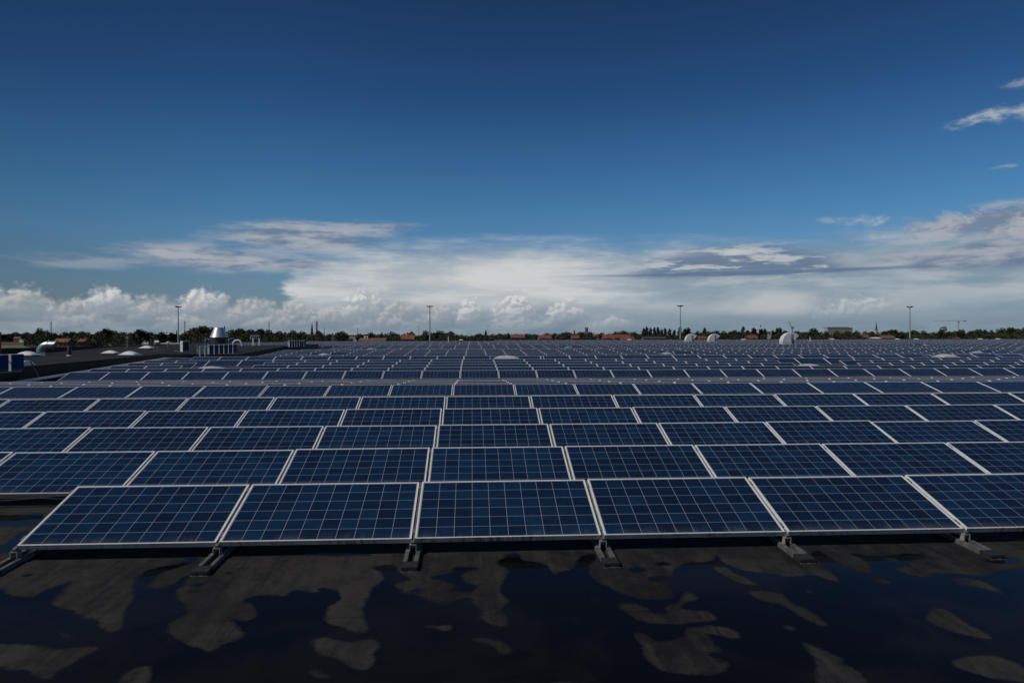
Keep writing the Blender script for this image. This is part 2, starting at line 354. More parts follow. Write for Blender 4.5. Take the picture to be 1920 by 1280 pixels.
def ground_material():
    mt = bpy.data.materials.new('grass_and_fields'); mt.use_nodes = True
    q = NT(mt.node_tree); p = mt.node_tree.nodes['Principled BSDF']; p.inputs['Roughness'].default_value = .9
    t = q.node('ShaderNodeTexCoord')
    a = q.noise(t.outputs['Object'], .004, 4); b = q.noise(t.outputs['Object'], .05, 6)
    cc = q.mix(q.mr(a, .42, .58), (.050, .062, .018), (.105, .090, .036))
    q.link(q.mix(q.mr(b, .3, .7), cc, (.065, .068, .026)), p.inputs['Base Color'])
    return mt
M['ground'] = ground_material()
M['stubble'] = mat('dry_grass', (.16, .125, .055), .9, var=.2, vscale=.1)
M['meadow'] = mat('meadow_grass', (.062, .062, .020), .9, var=.25, vscale=.05)

# ------------------------------------------------------------------ mesh builder
class MB:
    def __init__(s): s.v, s.f, s.mi, s.uv = [], [], [], {}
    def quad(s, pts, mi=0, uvs=None):
        n = len(s.v); s.v += [tuple(p) for p in pts]; s.f.append(tuple(range(n, n+len(pts)))); s.mi.append(mi)
        if uvs: s.uv[len(s.f)-1] = uvs
    def box(s, a, b, mi=0, mat4=None):
        x0, y0, z0 = a; x1, y1, z1 = b
        c = [(x0,y0,z0),(x1,y0,z0),(x1,y1,z0),(x0,y1,z0),(x0,y0,z1),(x1,y0,z1),(x1,y1,z1),(x0,y1,z1)]
        if mat4 is not None: c = [tuple(mat4 @ Vector(p)) for p in c]
        n = len(s.v); s.v += c
        for q in ((0,3,2,1),(4,5,6,7),(0,1,5,4),(1,2,6,5),(2,3,7,6),(3,0,4,7)):
            s.f.append(tuple(n+i for i in q)); s.mi.append(mi)
    def cbox(s, c, d, mi=0, mat4=None):
        s.box(tuple(c[i]-d[i]/2 for i in range(3)), tuple(c[i]+d[i]/2 for i in range(3)), mi, mat4)
    def tube(s, pts, r, n=10, mi=0, cap=True):
        pts = [Vector(p) for p in pts]
        rr = r if isinstance(r, (list, tuple)) else [r]*len(pts)
        rings = []
        up = Vector((0, 0, 1))
        for i, p in enumerate(pts):
            d = (pts[min(i+1, len(pts)-1)] - pts[max(i-1, 0)]).normalized()
            a = d.cross(up)
            if a.length < 1e-3: a = d.cross(Vector((0, 1, 0)))
            a.normalize(); b = a.cross(d).normalized()
            base = len(s.v)
            for j in range(n):
                t = 2*math.pi*j/n
                s.v.append(tuple(p + (a*math.cos(t)+b*math.sin(t))*rr[i]))
            rings.append(base)
        for i in range(len(rings)-1):
            for j in range(n):
                s.f.append((rings[i]+j, rings[i]+(j+1) % n, rings[i+1]+(j+1) % n, rings[i+1]+j)); s.mi.append(mi)
        if cap:
            s.f.append(tuple(rings[0]+j for j in range(n))); s.mi.append(mi)
            s.f.append(tuple(rings[-1]+n-1-j for j in range(n))); s.mi.append(mi)
    def lathe(s, prof, n=24, c=(0, 0, 0), mi=0):
        base = []
        for (r, z) in prof:
            base.append(len(s.v))
            for j in range(n):
                t = 2*math.pi*j/n; s.v.append((c[0]+r*math.cos(t), c[1]+r*math.sin(t), c[2]+z))
        for i in range(len(prof)-1):
            for j in range(n):
                s.f.append((base[i]+j, base[i]+(j+1) % n, base[i+1]+(j+1) % n, base[i+1]+j)); s.mi.append(mi)
        s.f.append(tuple(base[0]+n-1-j for j in range(n))); s.mi.append(mi)
        s.f.append(tuple(base[-1]+j for j in range(n))); s.mi.append(mi)
    def mesh(s, name, mats, smooth=False):
        me = bpy.data.meshes.new(name); me.from_pydata(s.v, [], s.f)
        for m_ in (mats if isinstance(mats, (list, tuple)) else [mats]): me.materials.append(m_)
        me.polygons.foreach_set('material_index', s.mi)
        if s.uv:
            l = me.uv_layers.new(name='UVMap')
            for fi, u in s.uv.items():
                for li, x in zip(me.polygons[fi].loop_indices, u): l.data[li].uv = x
        if smooth: me.shade_smooth()
        else: me.shade_flat()
        me.update(); return me
    def build(s, name, mats, parent=None, loc=None, smooth=False):
        return link(name, s.mesh(name, mats, smooth), parent, loc)
def link(name, me, parent=None, loc=None):
    o = bpy.data.objects.new(name, me); COL.objects.link(o)
    if parent is not None: o.parent = parent
    if loc is not None: o.location = loc
    return o
def smooth_by_angle(o, deg=40):
    me = o.data; bm = bmesh.new(); bm.from_mesh(me)
    for f in bm.faces: f.smooth = True
    for e in bm.edges:
        if len(e.link_faces) != 2 or e.calc_face_angle(0) > R(deg): e.smooth = False
    bm.to_mesh(me); bm.free(); return o
def tag(o, label=None, cat=None, group=None, kind=None):
    if label: o['label'] = label
    if cat: o['category'] = cat
    if group: o['group'] = group
    if kind: o['kind'] = kind
    return o
def thing(name, label, cat, loc=(0, 0, 0), rz=0, group=None):
    o = bpy.data.objects.new(name, None); COL.objects.link(o)
    o.empty_display_size = .2; o.location = loc; o.rotation_euler = (0, 0, rz)
    return tag(o, label, cat, group)
def copy_tree(o, parent=None):
    c_ = o.copy(); COL.objects.link(c_)
    if parent is not None: c_.parent = parent
    for ch in list(o.children): copy_tree(ch, c_)
    return c_
ONES = ['zeroth','first','second','third','fourth','fifth','sixth','seventh','eighth','ninth','tenth','eleventh','twelfth','thirteenth','fourteenth',
        'fifteenth','sixteenth','seventeenth','eighteenth','nineteenth','twentieth']
TENS = {20: 'twenty', 30: 'thirty', 40: 'forty'}
def ordi(n):
    if n <= 20: return ONES[n]
    t = n//10*10
    return {30: 'thirtieth', 40: 'fortieth'}[n] if n % 10 == 0 else TENS[t] + '-' + ONES[n % 10]

# ------------------------------------------------------------------ setting: ground, roof
GZ = -7.0
g = MB(); g.quad([(-9000, -3000, GZ), (9000, -3000, GZ), (9000, 12000, GZ), (-9000, 12000, GZ)])
tag(g.build('ground', M['ground']), kind='structure')
def sheet(name, pxs, m_, dz):
    q = MB(); pts = []
    for (x, y) in pxs:
        d = ray(x, y); t = GZ/d.z; p = d*t; pts.append((p.x, p.y, GZ+dz))
    q.quad(pts[::-1]); return tag(q.build(name, m_), kind='structure')
sheet('field', [(-60, 638.2), (52, 638.2), (60, 647), (-60, 647)], M['meadow'], .06)
sheet('field', [(-80, 647.4), (230, 646.6), (230, 655), (-80, 655)], M['stubble'], .12)
sheet('field', [(292, 637.2), (350, 637.0), (350, 646), (292, 646)], M['stubble'], .18)

PROF = [(-9, -2.49), (15.5, -1.526), (27.5, -2.006), (41.8, -1.439), (54.5, -1.948), (68, -1.414), (81.5, -1.958), (97, -1.27), (110, -1.79),
        (129, -1.17), (143, -1.72), (162, -1.08), (176, -1.60), (195, -1.02), (204, -1.30)]
LPROF = [(14, -1.75), (20, -1.46), (31, -1.23), (36, -1.15), (41.8, -1.05), (47, -1.17), (55, -1.38), (62, -1.16), (71, -.86), (84, -.86)]
def interp(pr, y):
    for (a, za), (b, zb) in zip(pr, pr[1:]):
        if y <= b: return za + (zb-za)*(y-a)/(b-a)
    return pr[-1][1]
def Zr(y): return interp(PROF, y)
def Zl(y): return interp(LPROF, y)
def profile_slab(name, pr, x0, x1, zb, m_):
    q = MB(); n = len(pr)
    for (a, za), (b, zb_) in zip(pr, pr[1:]):
        q.quad([(x0, a, za), (x1, a, za), (x1, b, zb_), (x0, b, zb_)])
        q.quad([(x1, a, zb), (x1, b, zb), (x1, b, zb_), (x1, a, za)])
        q.quad([(x0, a, zb), (x0, a, za), (x0, b, zb_), (x0, b, zb)])
    (a, za), (b, zb_) = pr[0], pr[-1]
    q.quad([(x0, a, zb), (x1, a, zb), (x1, a, za), (x0, a, za)])
    q.quad([(x1, b, zb), (x0, b, zb), (x0, b, zb_), (x1, b, zb_)])
    return q.build(name, m_)
tag(profile_slab('roof', PROF, -62, 190, GZ+.02, M['roof']), kind='structure')
LX0, LX1 = -36.0, -18.5
tag(profile_slab('raised_roof', LPROF, LX0, LX1, -2.6, M['roof']), kind='structure')

def strip_wall(name, pts, w, zb_f, zt_f, m_):   # a low wall along Y with top and bottom following functions of Y
    q = MB()
    for (x, a), (x2, b) in zip(pts, pts[1:]):
        A = [(x-w/2, a, zb_f(a)), (x+w/2, a, zb_f(a)), (x+w/2, a, zt_f(a)), (x-w/2, a, zt_f(a))]
        B = [(x2-w/2, b, zb_f(b)), (x2+w/2, b, zb_f(b)), (x2+w/2, b, zt_f(b)), (x2-w/2, b, zt_f(b))]
        for i in range(4): q.quad([A[i], A[(i+1) % 4], B[(i+1) % 4], B[i]])
        if a == pts[0][1]: q.quad(A[::-1])
        if b == pts[-1][1]: q.quad(B)
    return q.build(name, m_)
LY = [14, 20, 31, 36, 41.8, 47, 55, 62, 71, 83.99]
rp = thing('roof_edge_wall', 'low black membrane upstand with grey coping along the edge of the raised roof', 'parapet', (0, 0, 0))
w_ = strip_wall('upstand', [(LX1+.17, y) for y in LY], .30, lambda y: Zr(y)-.02, lambda y: Zl(y)+.07, M['black']); w_.parent = rp
M['coping'] = mat('grey_membrane_coping', (.026, .026, .029), .7, spec=.2, var=.25, vscale=1.5)
w_ = strip_wall('coping', [(LX1+.12, y) for y in LY], .52, lambda y: Zl(y)+.073, lambda y: Zl(y)+.11, M['coping']); w_.parent = rp
bp = thing('roof_edge_wall', 'black upstand along the far left edge of the raised roof, before the fields', 'parapet', (0, 0, 0))
w_ = strip_wall('upstand', [(LX0+.1, 14), (LX0+.1, 83.99)], .3, lambda y: -2.0, lambda y: -.80, M['black']); w_.parent = bp
w_ = strip_wall('coping', [(LX0+.1, 14), (LX0+.1, 83.99)], .4, lambda y: -.797, lambda y: -.765, M['coping']); w_.parent = bp
fp = thing('roof_edge_wall', 'dark upstand along the far edge of the solar roof under the treeline', 'parapet', (0, 0, 0))
q = MB(); q.box((8, 203, -1.6), (189, 203.4, -.66)); q.build('upstand', M['black'], fp)
q = MB(); q.box((7.9, 202.9, -.657), (189, 203.5, -.60)); q.build('coping', M['dark_metal'], fp)

# ------------------------------------------------------------------ puddles on the near roof
SL = (1.526-2.49)/(-9-15.5)*1.0
Z613 = -2.49 + SL*(6.13+9)
def on_roof(px, py):                            # photo pixel -> point on the near roof slope
    d = ray(px, py); z0 = Z613 - SL*6.13
    t = z0/(d.z - SL*d.y); return d*t
def outline(pts):
    P = [on_roof(x, y) for x, y in pts]; P = [Vector((p.x, p.y)) for p in P]
    n = len(P); out = []
    for i in range(n):                          # Catmull-Rom through the traced points
        p0, p1, p2, p3 = P[i-1], P[i], P[(i+1) % n], P[(i+2) % n]
        st = max(2, min(24, int((p2-p1).length/.02)))
        for s_ in range(st):
            t = s_/st
            out.append(.5*((2*p1)+(p2-p0)*t+(2*p0-5*p1+4*p2-p3)*t*t+(3*p1-p0-3*p2+p3)*t*t*t))
    return out
WATER_TOP = [(-40,1121),(30,1119),(63,1119),(83,1110),(110,1098),(133,1092),(117,1108),(95,1127),(97,1137),(133,1147),(157,1162),(183,1165),(177,1172),(197,1183),
 (217,1187),(230,1170),(238,1143),(252,1123),(252,1097),(270,1073),(300,1063),(337,1057),(363,1042),(367,1053),(337,1063),(293,1077),(283,1093),(273,1098),(300,1107),
 (327,1093),(353,1077),(347,1090),(327,1117),(343,1133),(347,1150),(320,1167),(312,1180),(327,1197),(367,1217),(400,1222),(415,1210),(447,1200),(462,1188),(447,1175),
 (423,1157),(460,1165),(480,1157),(477,1137),(455,1125),(493,1117),(540,1118),(547,1107),(593,1113),(600,1103),(627,1107),(637,1123),(613,1140),(610,1167),(630,1175),
 (673,1188),(695,1185),(683,1143),(695,1117),(703,1100),(720,1087),(715,1073),(700,1063),(737,1060),(747,1073),(767,1087),(740,1093),(737,1100),(757,1113),(787,1118),
 (807,1128),(840,1133),(863,1123),(885,1122),(883,1130),(900,1147),(900,1160),(933,1175),(952,1177),(955,1160),(943,1143),(957,1127),(940,1107),(947,1087),(957,1067),
 (933,1058),(950,1043),(970,1037),(980,1050),(1017,1057),(1030,1070),(1040,1085),(1047,1073),(1073,1067),(1087,1047),(1113,1037),(1117,1047),(1103,1060),(1107,1077),
 (1117,1090),(1150,1107),(1173,1117),(1227,1125),(1262,1118),(1255,1092),(1268,1066),(1290,1055),(1335,1053),(1345,1035),(1352,1052),(1385,1068),(1430,1075),(1490,1082),
 (1510,1078),(1535,1080),(1565,1092),(1572,1085),(1545,1060),(1520,1040),(1535,1032),(1570,1055),(1600,1068),(1632,1076),(1622,1050),(1570,1030),(1562,1022),(1590,1035),
 (1640,1042),(1720,1038),(1735,1045),(1700,1055),(1740,1075),(1790,1075),(1840,1080),(1880,1070),(1960,1062),(2060,1060),(2200,1500),(-300,1500)]
ISLANDS = [[(107,1182),(117,1193),(153,1200),(133,1188)],
 [(-60,1208),(60,1209),(110,1215),(150,1212),(193,1213),(167,1227),(110,1260),(83,1278),(53,1258),(10,1255),(-60,1240)],
 [(223,1285),(240,1258),(277,1245),(285,1253),(277,1290)],
 [(580,1203),(610,1193),(650,1202),(706,1197),(712,1215),(700,1228),(707,1237),(683,1258),(660,1253),(640,1240),(600,1225)],
 [(578,1253),(600,1255),(620,1270),(600,1275),(580,1265)],
 [(783,1168),(820,1173),(840,1168),(850,1183),(827,1183)],
 [(883,1198),(917,1195),(957,1210),(960,1225),(940,1228),(917,1210)],
 [(1157,1132),(1200,1134),(1225,1150),(1260,1150),(1245,1140),(1275,1126),(1285,1105),(1313,1123),(1287,1130),(1280,1142),(1325,1145),(1345,1162),(1290,1168),(1250,1172),(1200,1165),(1170,1147)],
 [(1185,1187),(1210,1187),(1230,1202),(1280,1195),(1290,1178),(1363,1175),(1387,1198),(1330,1190),(1340,1205),(1357,1222),(1320,1225),(1370,1245),(1343,1265),(1260,1262),(1215,1240),(1200,1210)],
 [(1335,1062),(1360,1064),(1383,1077),(1425,1097),(1390,1094),(1347,1074)],
 [(1402,1107),(1470,1113),(1480,1127),(1523,1147),(1557,1173),(1530,1172),(1493,1150),(1470,1137),(1420,1123)],
 [(1655,1048),(1680,1048),(1700,1062),(1723,1069),(1750,1080),(1723,1082),(1690,1072)],
 [(1633,1084),(1657,1085),(1670,1095),(1650,1095)],
 [(1747,1143),(1773,1143),(1820,1170),(1863,1197),(1833,1197),(1773,1180),(1733,1162)],
 [(1787,1083),(1847,1090),(1887,1117),(1847,1104),(1800,1096)],
 [(1500,1202),(1527,1210),(1563,1227),(1590,1237),(1580,1243),(1613,1260),(1625,1300),(1533,1300),(1527,1243)],
 [(1783,1243),(1813,1230),(1873,1230),(1930,1255),(1930,1278),(1863,1273),(1807,1257)],
 [(1463,1173),(1480,1173),(1500,1182),(1480,1182)], [(1510,1105),(1519,1106),(1527,1112),(1512,1112)],
 [(1000,1283),(1100,1279),(1160,1310),(980,1320)], [(1655,1253),(1668,1258),(1680,1265),(1660,1264)], [(912,1237),(925,1238),(928,1243),(915,1243)]]
SMALL = [[(807,1082),(847,1073),(850,1063),(900,1065),(867,1075),(867,1090),(890,1100),(880,1110),(840,1107),(857,1097),(827,1087)],
 [(357,1096),(370,1093),(382,1096),(372,1101)], [(352,1108),(363,1105),(375,1109),(362,1112)], [(420,1074),(430,1072),(441,1074),(430,1076)],
 [(43,1078),(52,1076),(61,1078),(52,1081)], [(-70,968),(20,966),(77,963),(67,983),(10,986),(-70,988)],
 [(-50,1020),(5,1022),(33,1003),(60,996),(52,1012),(30,1032),(-50,1042)],[(770,1106),(785,1104),(790,1110),(775,1111)],
 [(1176,1068),(1195,1064),(1215,1070),(1190,1073)], [(1216,1084),(1240,1080),(1250,1088),(1225,1090)],[(1228,1056),(1245,1053),(1255,1058),(1238,1061)],
 [(560,1040),(640,1037),(700,1040),(640,1042)],[(1840,1050),(1880,1046),(1915,1052),(1870,1056)],[(1640,1058),(1680,1054),(1695,1062),(1650,1066)]]
# the wet part of the roof: one fine sheet, its wetness (0 dry ... 1 standing water) stored per point
def wet_sheet():
    import numpy as np
    x0, x1, y0, y1, st = -7.0, 9.4, 3.4, 8.3, .0155
    nx, ny = int((x1-x0)/st)+1, int((y1-y0)/st)+1
    def fill(loop):
        g = np.zeros((ny, nx), bool)
        px = np.array([p.x for p in loop]); py = np.array([p.y for p in loop]); qx, qy = np.roll(px, -1), np.roll(py, -1)
        for r in range(ny):
            y = y0+r*st+1e-5
            h = (py <= y) != (qy <= y)
            if not h.any(): continue
            xs = np.sort(px[h]+(y-py[h])*(qx[h]-px[h])/(qy[h]-py[h]))
            for a, b in zip(xs[::2], xs[1::2]):
                ia, ib = int(np.ceil((a-x0)/st)), int(np.floor((b-x0)/st))
                if ib >= 0 and ia < nx: g[r, max(0, ia):min(nx, ib+1)] = True
        return g
    w = fill(outline(WATER_TOP))
    for p in ISLANDS: w &= ~fill(outline(p))
    for p in SMALL: w |= fill(outline(p))
    f = w.astype(np.float32)
    for _ in range(5):                          # soft margin, some centimetres wide
        for ax in (0, 1): f = (np.roll(f, 1, ax)+2*f+np.roll(f, -1, ax))/4
    X, Y = np.meshgrid(x0+st*np.arange(nx), y0+st*np.arange(ny))
    Z = Z613+SL*(Y-6.13)+.003
    co = np.stack([X, Y, Z], -1).reshape(-1, 3).astype(np.float32)
    idx = np.arange(nx*ny).reshape(ny, nx)
    q = np.stack([idx[:-1, :-1], idx[:-1, 1:], idx[1:, 1:], idx[1:, :-1]], -1).reshape(-1, 4)
    me = bpy.data.meshes.new('wet_roof'); me.vertices.add(len(co)); me.vertices.foreach_set('co', co.ravel())
    me.loops.add(q.size); me.loops.foreach_set('vertex_index', q.ravel().astype(np.int32))
    me.polygons.add(len(q)); me.polygons.foreach_set('loop_start', np.arange(0, q.size, 4, dtype=np.int32))
    a = me.attributes.new('wetness', 'FLOAT', 'POINT'); a.data.foreach_set('value', f.ravel())
    me.update(calc_edges=True); me.validate()
    me.materials.append(roof_material(True))
    return tag(link('wet_roof', me), kind='structure')
wet_sheet()

# ------------------------------------------------------------------ solar panels
PW, GAP, PITCH, PL, FT = 1.64, .03, 1.67, .97, .042
X0 = -.518
TILT_UP, TILT_DN = R(18.4), R(13.9)
def frame_mb(mb, mi=0, tr=None):
    w, l, e, h = PW, PL, .0135, FT
    # four bars, butted; top face at z=0, glass 3 mm lower
    mb.box((0, 0, -h), (w, e, 0), mi, tr); mb.box((0, l-e, -h), (w, l, 0), mi, tr)
    mb.box((0, e, -h), (e, l-e, 0), mi, tr); mb.box((w-e, e, -h), (w, l-e, 0), mi, tr)
def glass_mb(mb, mi=0, tr=None, ij=(0, 0)):
    e = .0135; z = -.003
    p = [(e, e, z), (PW-e, e, z), (PW-e, PL-e, z), (e, PL-e, z)]
    if tr is not None: p = [tr @ Vector(x) for x in p]
    i, j = ij; a = .0005
    mb.quad(p, mi, [(i+a, j+a), (i+1-a, j+a), (i+1-a, j+1-a), (i+a, j+1-a)])
# rows: (Y of the upper edge, Z of the upper edge, tilt)
ROWS = []
for i in range(5): ROWS.append((7.04+1.733*i, -1.443+.0685*i, TILT_UP))
for i in range(5): ROWS.append((19.35+1.73*i, None, TILT_DN))
for i in range(5): ROWS.append((30.98+1.73*i, None, TILT_UP))
for i in range(5): ROWS.append((44.4+1.73*i, None, TILT_DN))
NEAR = len(ROWS)
for a, n, t in ((56.23, 6, TILT_UP), (71.3, 5, TILT_DN), (83.7, 7, TILT_UP), (100, 6, TILT_DN), (113.9, 8, TILT_UP), (132, 6, TILT_DN), (146.5, 9, TILT_UP), (165, 6, TILT_DN), (179, 8, TILT_UP)):
    for i in range(n): ROWS.append((a+1.73*i, None, t))
def row_mat(r, x):
    Y, Z, t = ROWS[r]
    if Z is None: Z = Zr(Y)+.417-(.03 if t == TILT_DN else 0)
    top = Vector((x, Y, Z))
    rot = Matrix.Rotation(t, 4, 'X')
    return Matrix.Translation(top - (rot @ Vector((0, PL, 0)))) @ rot
# skylights among the panels: (photo x, photo y of the base, row it sits in); panels around them are left out
def colx(c_): return X0 + c_*PITCH + GAP/2
OMIT = {(12, -8), (12, -7), (13, -8), (13, -7), (12, 10), (12, 11), (13, 10), (13, 11), (15, 1), (15, 2), (15, 18), (15, 19)}
FIELD_DOMES = [(-12.45, 34.1, 1.45), (16.85, 34.1, 1.15), (2.15, 43.75, 1.5), (30.7, 43.75, .95)]
for (px, py, Y) in ((607, 661, 59.3), (1250, 659.5, 59.3), (1832, 657.5, 59.3), (926, 653.5, 73.5), (1465, 652, 73.5), (695, 649, 86.5), (1064, 647.5, 88), (1735, 646.5, 91)):
    X = xat(px, Y); FIELD_DOMES.append((X, Y, .85))
    for r, (ry, rz_, t) in enumerate(ROWS):
        if -.1 < ry-Y < 1.75:
            for c_ in range(-40, 130):
                if -1.0 < colx(c_)+PW/2-X < 2.0: OMIT.add((r, c_))
protoF = MB(); frame_mb(protoF); frame_me = protoF.mesh('frame', M['frame'])
protoG = MB(); glass_mb(protoG); glass_me = protoG.mesh('cell_glass', M['cells'])
P_LIST, far = [], []
jit = random.Random(3)
for r in range(len(ROWS)):
    Y = ROWS[r][0]
    cl = -2 if r == 0 else (-10 if Y < 113 else -24)
    cr = int((.86*Y+5)/PITCH)+1
    if Y > 160: cl = 4
    for c_ in range(cl, cr):
        if (r, c_) in OMIT: continue
        if Y < 85 and colx(c_)+PW < -17.3: continue
        if colx(c_) > 186: continue
        mt_ = row_mat(r, colx(c_)) @ Matrix.Rotation(R(jit.gauss(0, .16)), 4, 'X') @ Matrix.Rotation(R(jit.gauss(0, .10)), 4, 'Y')
        xs = [proj(mt_ @ Vector(p))[0] for p in ((0, 0, 0), (PW, 0, 0), (0, PL, 0), (PW, PL, 0))]
        vis = max(xs) > 2 and min(xs) < 1918
        P_LIST.append((r, c_, mt_, vis))
near_rows = [p for p in P_LIST if p[3] and p[0] < NEAR]
near_rows.sort(key=lambda p: (p[0], p[1]))
LIMIT = 300
single = near_rows[:LIMIT]; sset = {(p[0], p[1]) for p in single}
far = [p for p in P_LIST if (p[0], p[1]) not in sset]
cnt = {}
ORD = {}
for (r, c_, mt_, vis) in single:
    cnt[r] = cnt.get(r, 0)+1; ORD[(r, c_)] = cnt[r]
    n = cnt[r]
    row = 'front row' if r == 0 else ordi(r+1)+' row back'
    if r == 0: lab = f'blue framed solar panel at the front, {ordi(n)} from the left end of the front row'
    else: lab = f'blue solar panel, {ordi(n)} from the left in the picture, in the {row}'
    t = thing('solar_panel', lab, 'solar panel', group='solar panels on the roof'); t.matrix_world = mt_
    a = link('frame', frame_me, t); b = link('cell_glass', glass_me, t)
fb = MB()
for n, (r, c_, mt_, vis) in enumerate(far):
    glass_mb(fb, 0, mt_, (n % 211, n//211))
    frame_mb(fb, 1, mt_)
tag(fb.build('solar_panels', [M['cells'], M['alu']]), 'the many small blue solar panels filling the rear of the roof', 'solar panels', kind='stuff')

# mounting rails in the gaps between panels
def rail_parts(t, full, tilt=TILT_UP):
    ca, sa = math.cos(TILT_UP), math.sin(TILT_UP)
    q = MB()
    rot = Matrix.Rotation(tilt, 4, 'X')
    q.box((-.013, -.03, -.075), (.013, PL+.02, -.018), 0, rot)
    for s_ in (.09, PL-.13): q.box((-.014, s_, -.0175), (.014, s_+.07, -.006), 0, rot)
    q.build('tilted_rail', M['alu_rail'], t)
    if not full: return
    sh = Matrix.Rotation(math.atan(SL), 4, 'X')
    off = Matrix.Translation((0, 0, -.150))
    for s_ in (-1, 1):
        q = MB()
        x0, x1 = (.026, .066) if s_ > 0 else (-.066, -.026)
        q.box((x0, -.26, .004), (x1, 1.05, .040), 0, off @ sh)
        q.box((x0+.004, -.255, .0402), (x1-.004, 1.05, .046), 0, off @ sh)
        q.build('base_channel', M['alu_rail'], t)
    q = MB(); q.box((-.066, -.39, .0), (.066, -.262, .044), 0, off @ sh)
    q.box((-.060, -.398, .012), (-.024, -.3905, .037), 1, off @ sh); q.box((.024, -.398, .012), (.060, -.3905, .037), 1, off @ sh)
    q.box((-.07, -.402, -.002), (.07, -.3905, .010), 2, off @ sh)
    q.build('rubber_pad', [M['rubber'], M['black'], M['alu_rail']], t)
    q = MB()
    q.box((-.030, -.022, -.103), (-.024, .04, -.046)); q.box((.024, -.022, -.103), (.030, .04, -.046)); q.box((-.0235, -.021, -.054), (.0235, .04, -.047))
    q.build('clamp', M['clamp'], t)
    q = MB(); q.box((-.02, PL*ca-.06, -.09), (.02, PL*ca-.02, PL*sa-.06)); q.build('rear_post', M['alu_rail'], t)
sup = {}
def place_rail(r, c_, full):
    key = (full, ROWS[r][2])
    mt_ = row_mat(r, X0 + c_*PITCH); p = mt_.to_translation()
    n = ORD.get((r, c_)); n0 = ORD.get((r, c_-1))
    row = 'front row' if r == 0 else ordi(r+1)+' row back'
    if r == 0 and n == 1: lab = 'aluminium mounting foot at the left end of the front row of panels'
    elif r == 0: lab = f'aluminium mounting foot between the {ordi(n0)} and {ordi(n)} panels of the front row'
    else: lab = f'grey mounting rail left of the {ordi(n)} panel from the left in the {row}'
    if key not in sup:
        t = thing('mounting_rail', lab, 'mounting rail', p, 0, 'mounting rails between the panels'); rail_parts(t, full, ROWS[r][2]); sup[key] = t
    else:
        t = copy_tree(sup[key]); t.location = p; t['label'] = lab
for (r, c_, mt_, vis) in single:
    if r < 6 or 10 <= r < 15: place_rail(r, c_, r == 0)
rb = MB()
for (r, c_, mt_, vis) in far:
    if ROWS[r][0] < 100 and r > 0:
        m2 = row_mat(r, X0+c_*PITCH); rb.box((-.013, -.02, -.07), (.013, PL+.02, -.018), 0, m2)
tag(rb.build('mounting_rails', M['alu_rail']), 'the thin grey rails between the distant panels', 'mounting rails', kind='stuff')

# cabling clipped along the second row's low edge, left of the front row
q = MB()
m2 = row_mat(1, 0); e0 = m2.to_translation()
for kx in range(3):
    pts = []
    for i in range(14):
        x = -8.2 + i*.32; pts.append((x, e0.y-.03-.012*kx, e0.z-.012-.02*kx+.014*math.sin(i*2.1+kx*1.7)))
    q.tube(pts, .0055, 6)
q.build('cable_run', M['rubber'])
tag(bpy.data.objects['cable_run'], 'thin black cables along the low edge of the second row, left of the front row', 'cable')

# ------------------------------------------------------------------ skylight domes
def dome_parts(t, w, d, h, curb, acr='white_acryl'):
    q = MB(); N = 18
    def pt(i, j):
        x = -1+2*i/N; y = -1+2*j/N
        z = (1-abs(x)**2.2)*(1-abs(y)**2.2)
        return (x*w/2, y*d/2, curb+.02+h*z**.9)
    idx = {}
    for i in range(N+1):
        for j in range(N+1): idx[i, j] = len(q.v); q.v.append(pt(i, j))
    for i in range(N):
        for j in range(N): q.f.append((idx[i, j], idx[i+1, j], idx[i+1, j+1], idx[i, j+1])); q.mi.append(0)
    o = q.build('dome', M[acr], t, smooth=True)
    q = MB(); q.box((-w/2*.93, -d/2*.93, -.05), (w/2*.93, d/2*.93, curb-.03)); q.build('curb', M['black'], t)
    q = MB(); q.box((-w/2*1.02, -d/2*1.02, curb-.028), (w/2*1.02, d/2*1.02, curb+.017)); q.build('rim', M['white_sheet'], t)
DL = ['white skylight dome in the panel gap at left, nearest to the raised roof', 'white skylight dome in the panel gap at right, nearest of the right half',
      'wide white skylight dome in the panel gap straight ahead, near the middle', 'white skylight dome in the panel gap at the far right, long dark strip beside it',
      'flat white skylight left of centre, small and far, below the blue inverter boxes', 'flat white skylight far off between middle and right hoods, lower one',
      'flat white skylight at the far right edge of the panel field', 'tiny flat white skylight straight above the wide middle dome',
      'flat white skylight just below the largest white hood', 'tiny flat white skylight left of the second lamp mast, far away',
      'tiny flat white skylight right of the middle among the farthest panels', 'tiny flat white skylight under the rightmost lamp mast']
for (X, Y, w), lab in zip(FIELD_DOMES, DL):
    nearest = Y < 50
    t = thing('skylight_dome', lab, 'skylight', (X, Y, Zr(Y)), 0, 'skylights among the panels')
    dome_parts(t, w, 1.2 if nearest else .9, .16 if nearest else .12, .22 if nearest else .32, 'grey_acryl')
def place_on(px, py, f, x_ok=lambda x: True, dz=0.0, y0=24, y1=84):
    best = None; y = y0
    while y < y1:
        X = xat(px, y)
        e = abs(proj((X, y, f(y)+dz))[1]-py)
        if x_ok(X) and (best is None or e < best[0]): best = (e, X, y)
        y += .1
    return Vector((best[1], best[2], f(best[2])))
inL = lambda x: LX0+.9 < x < LX1-.2
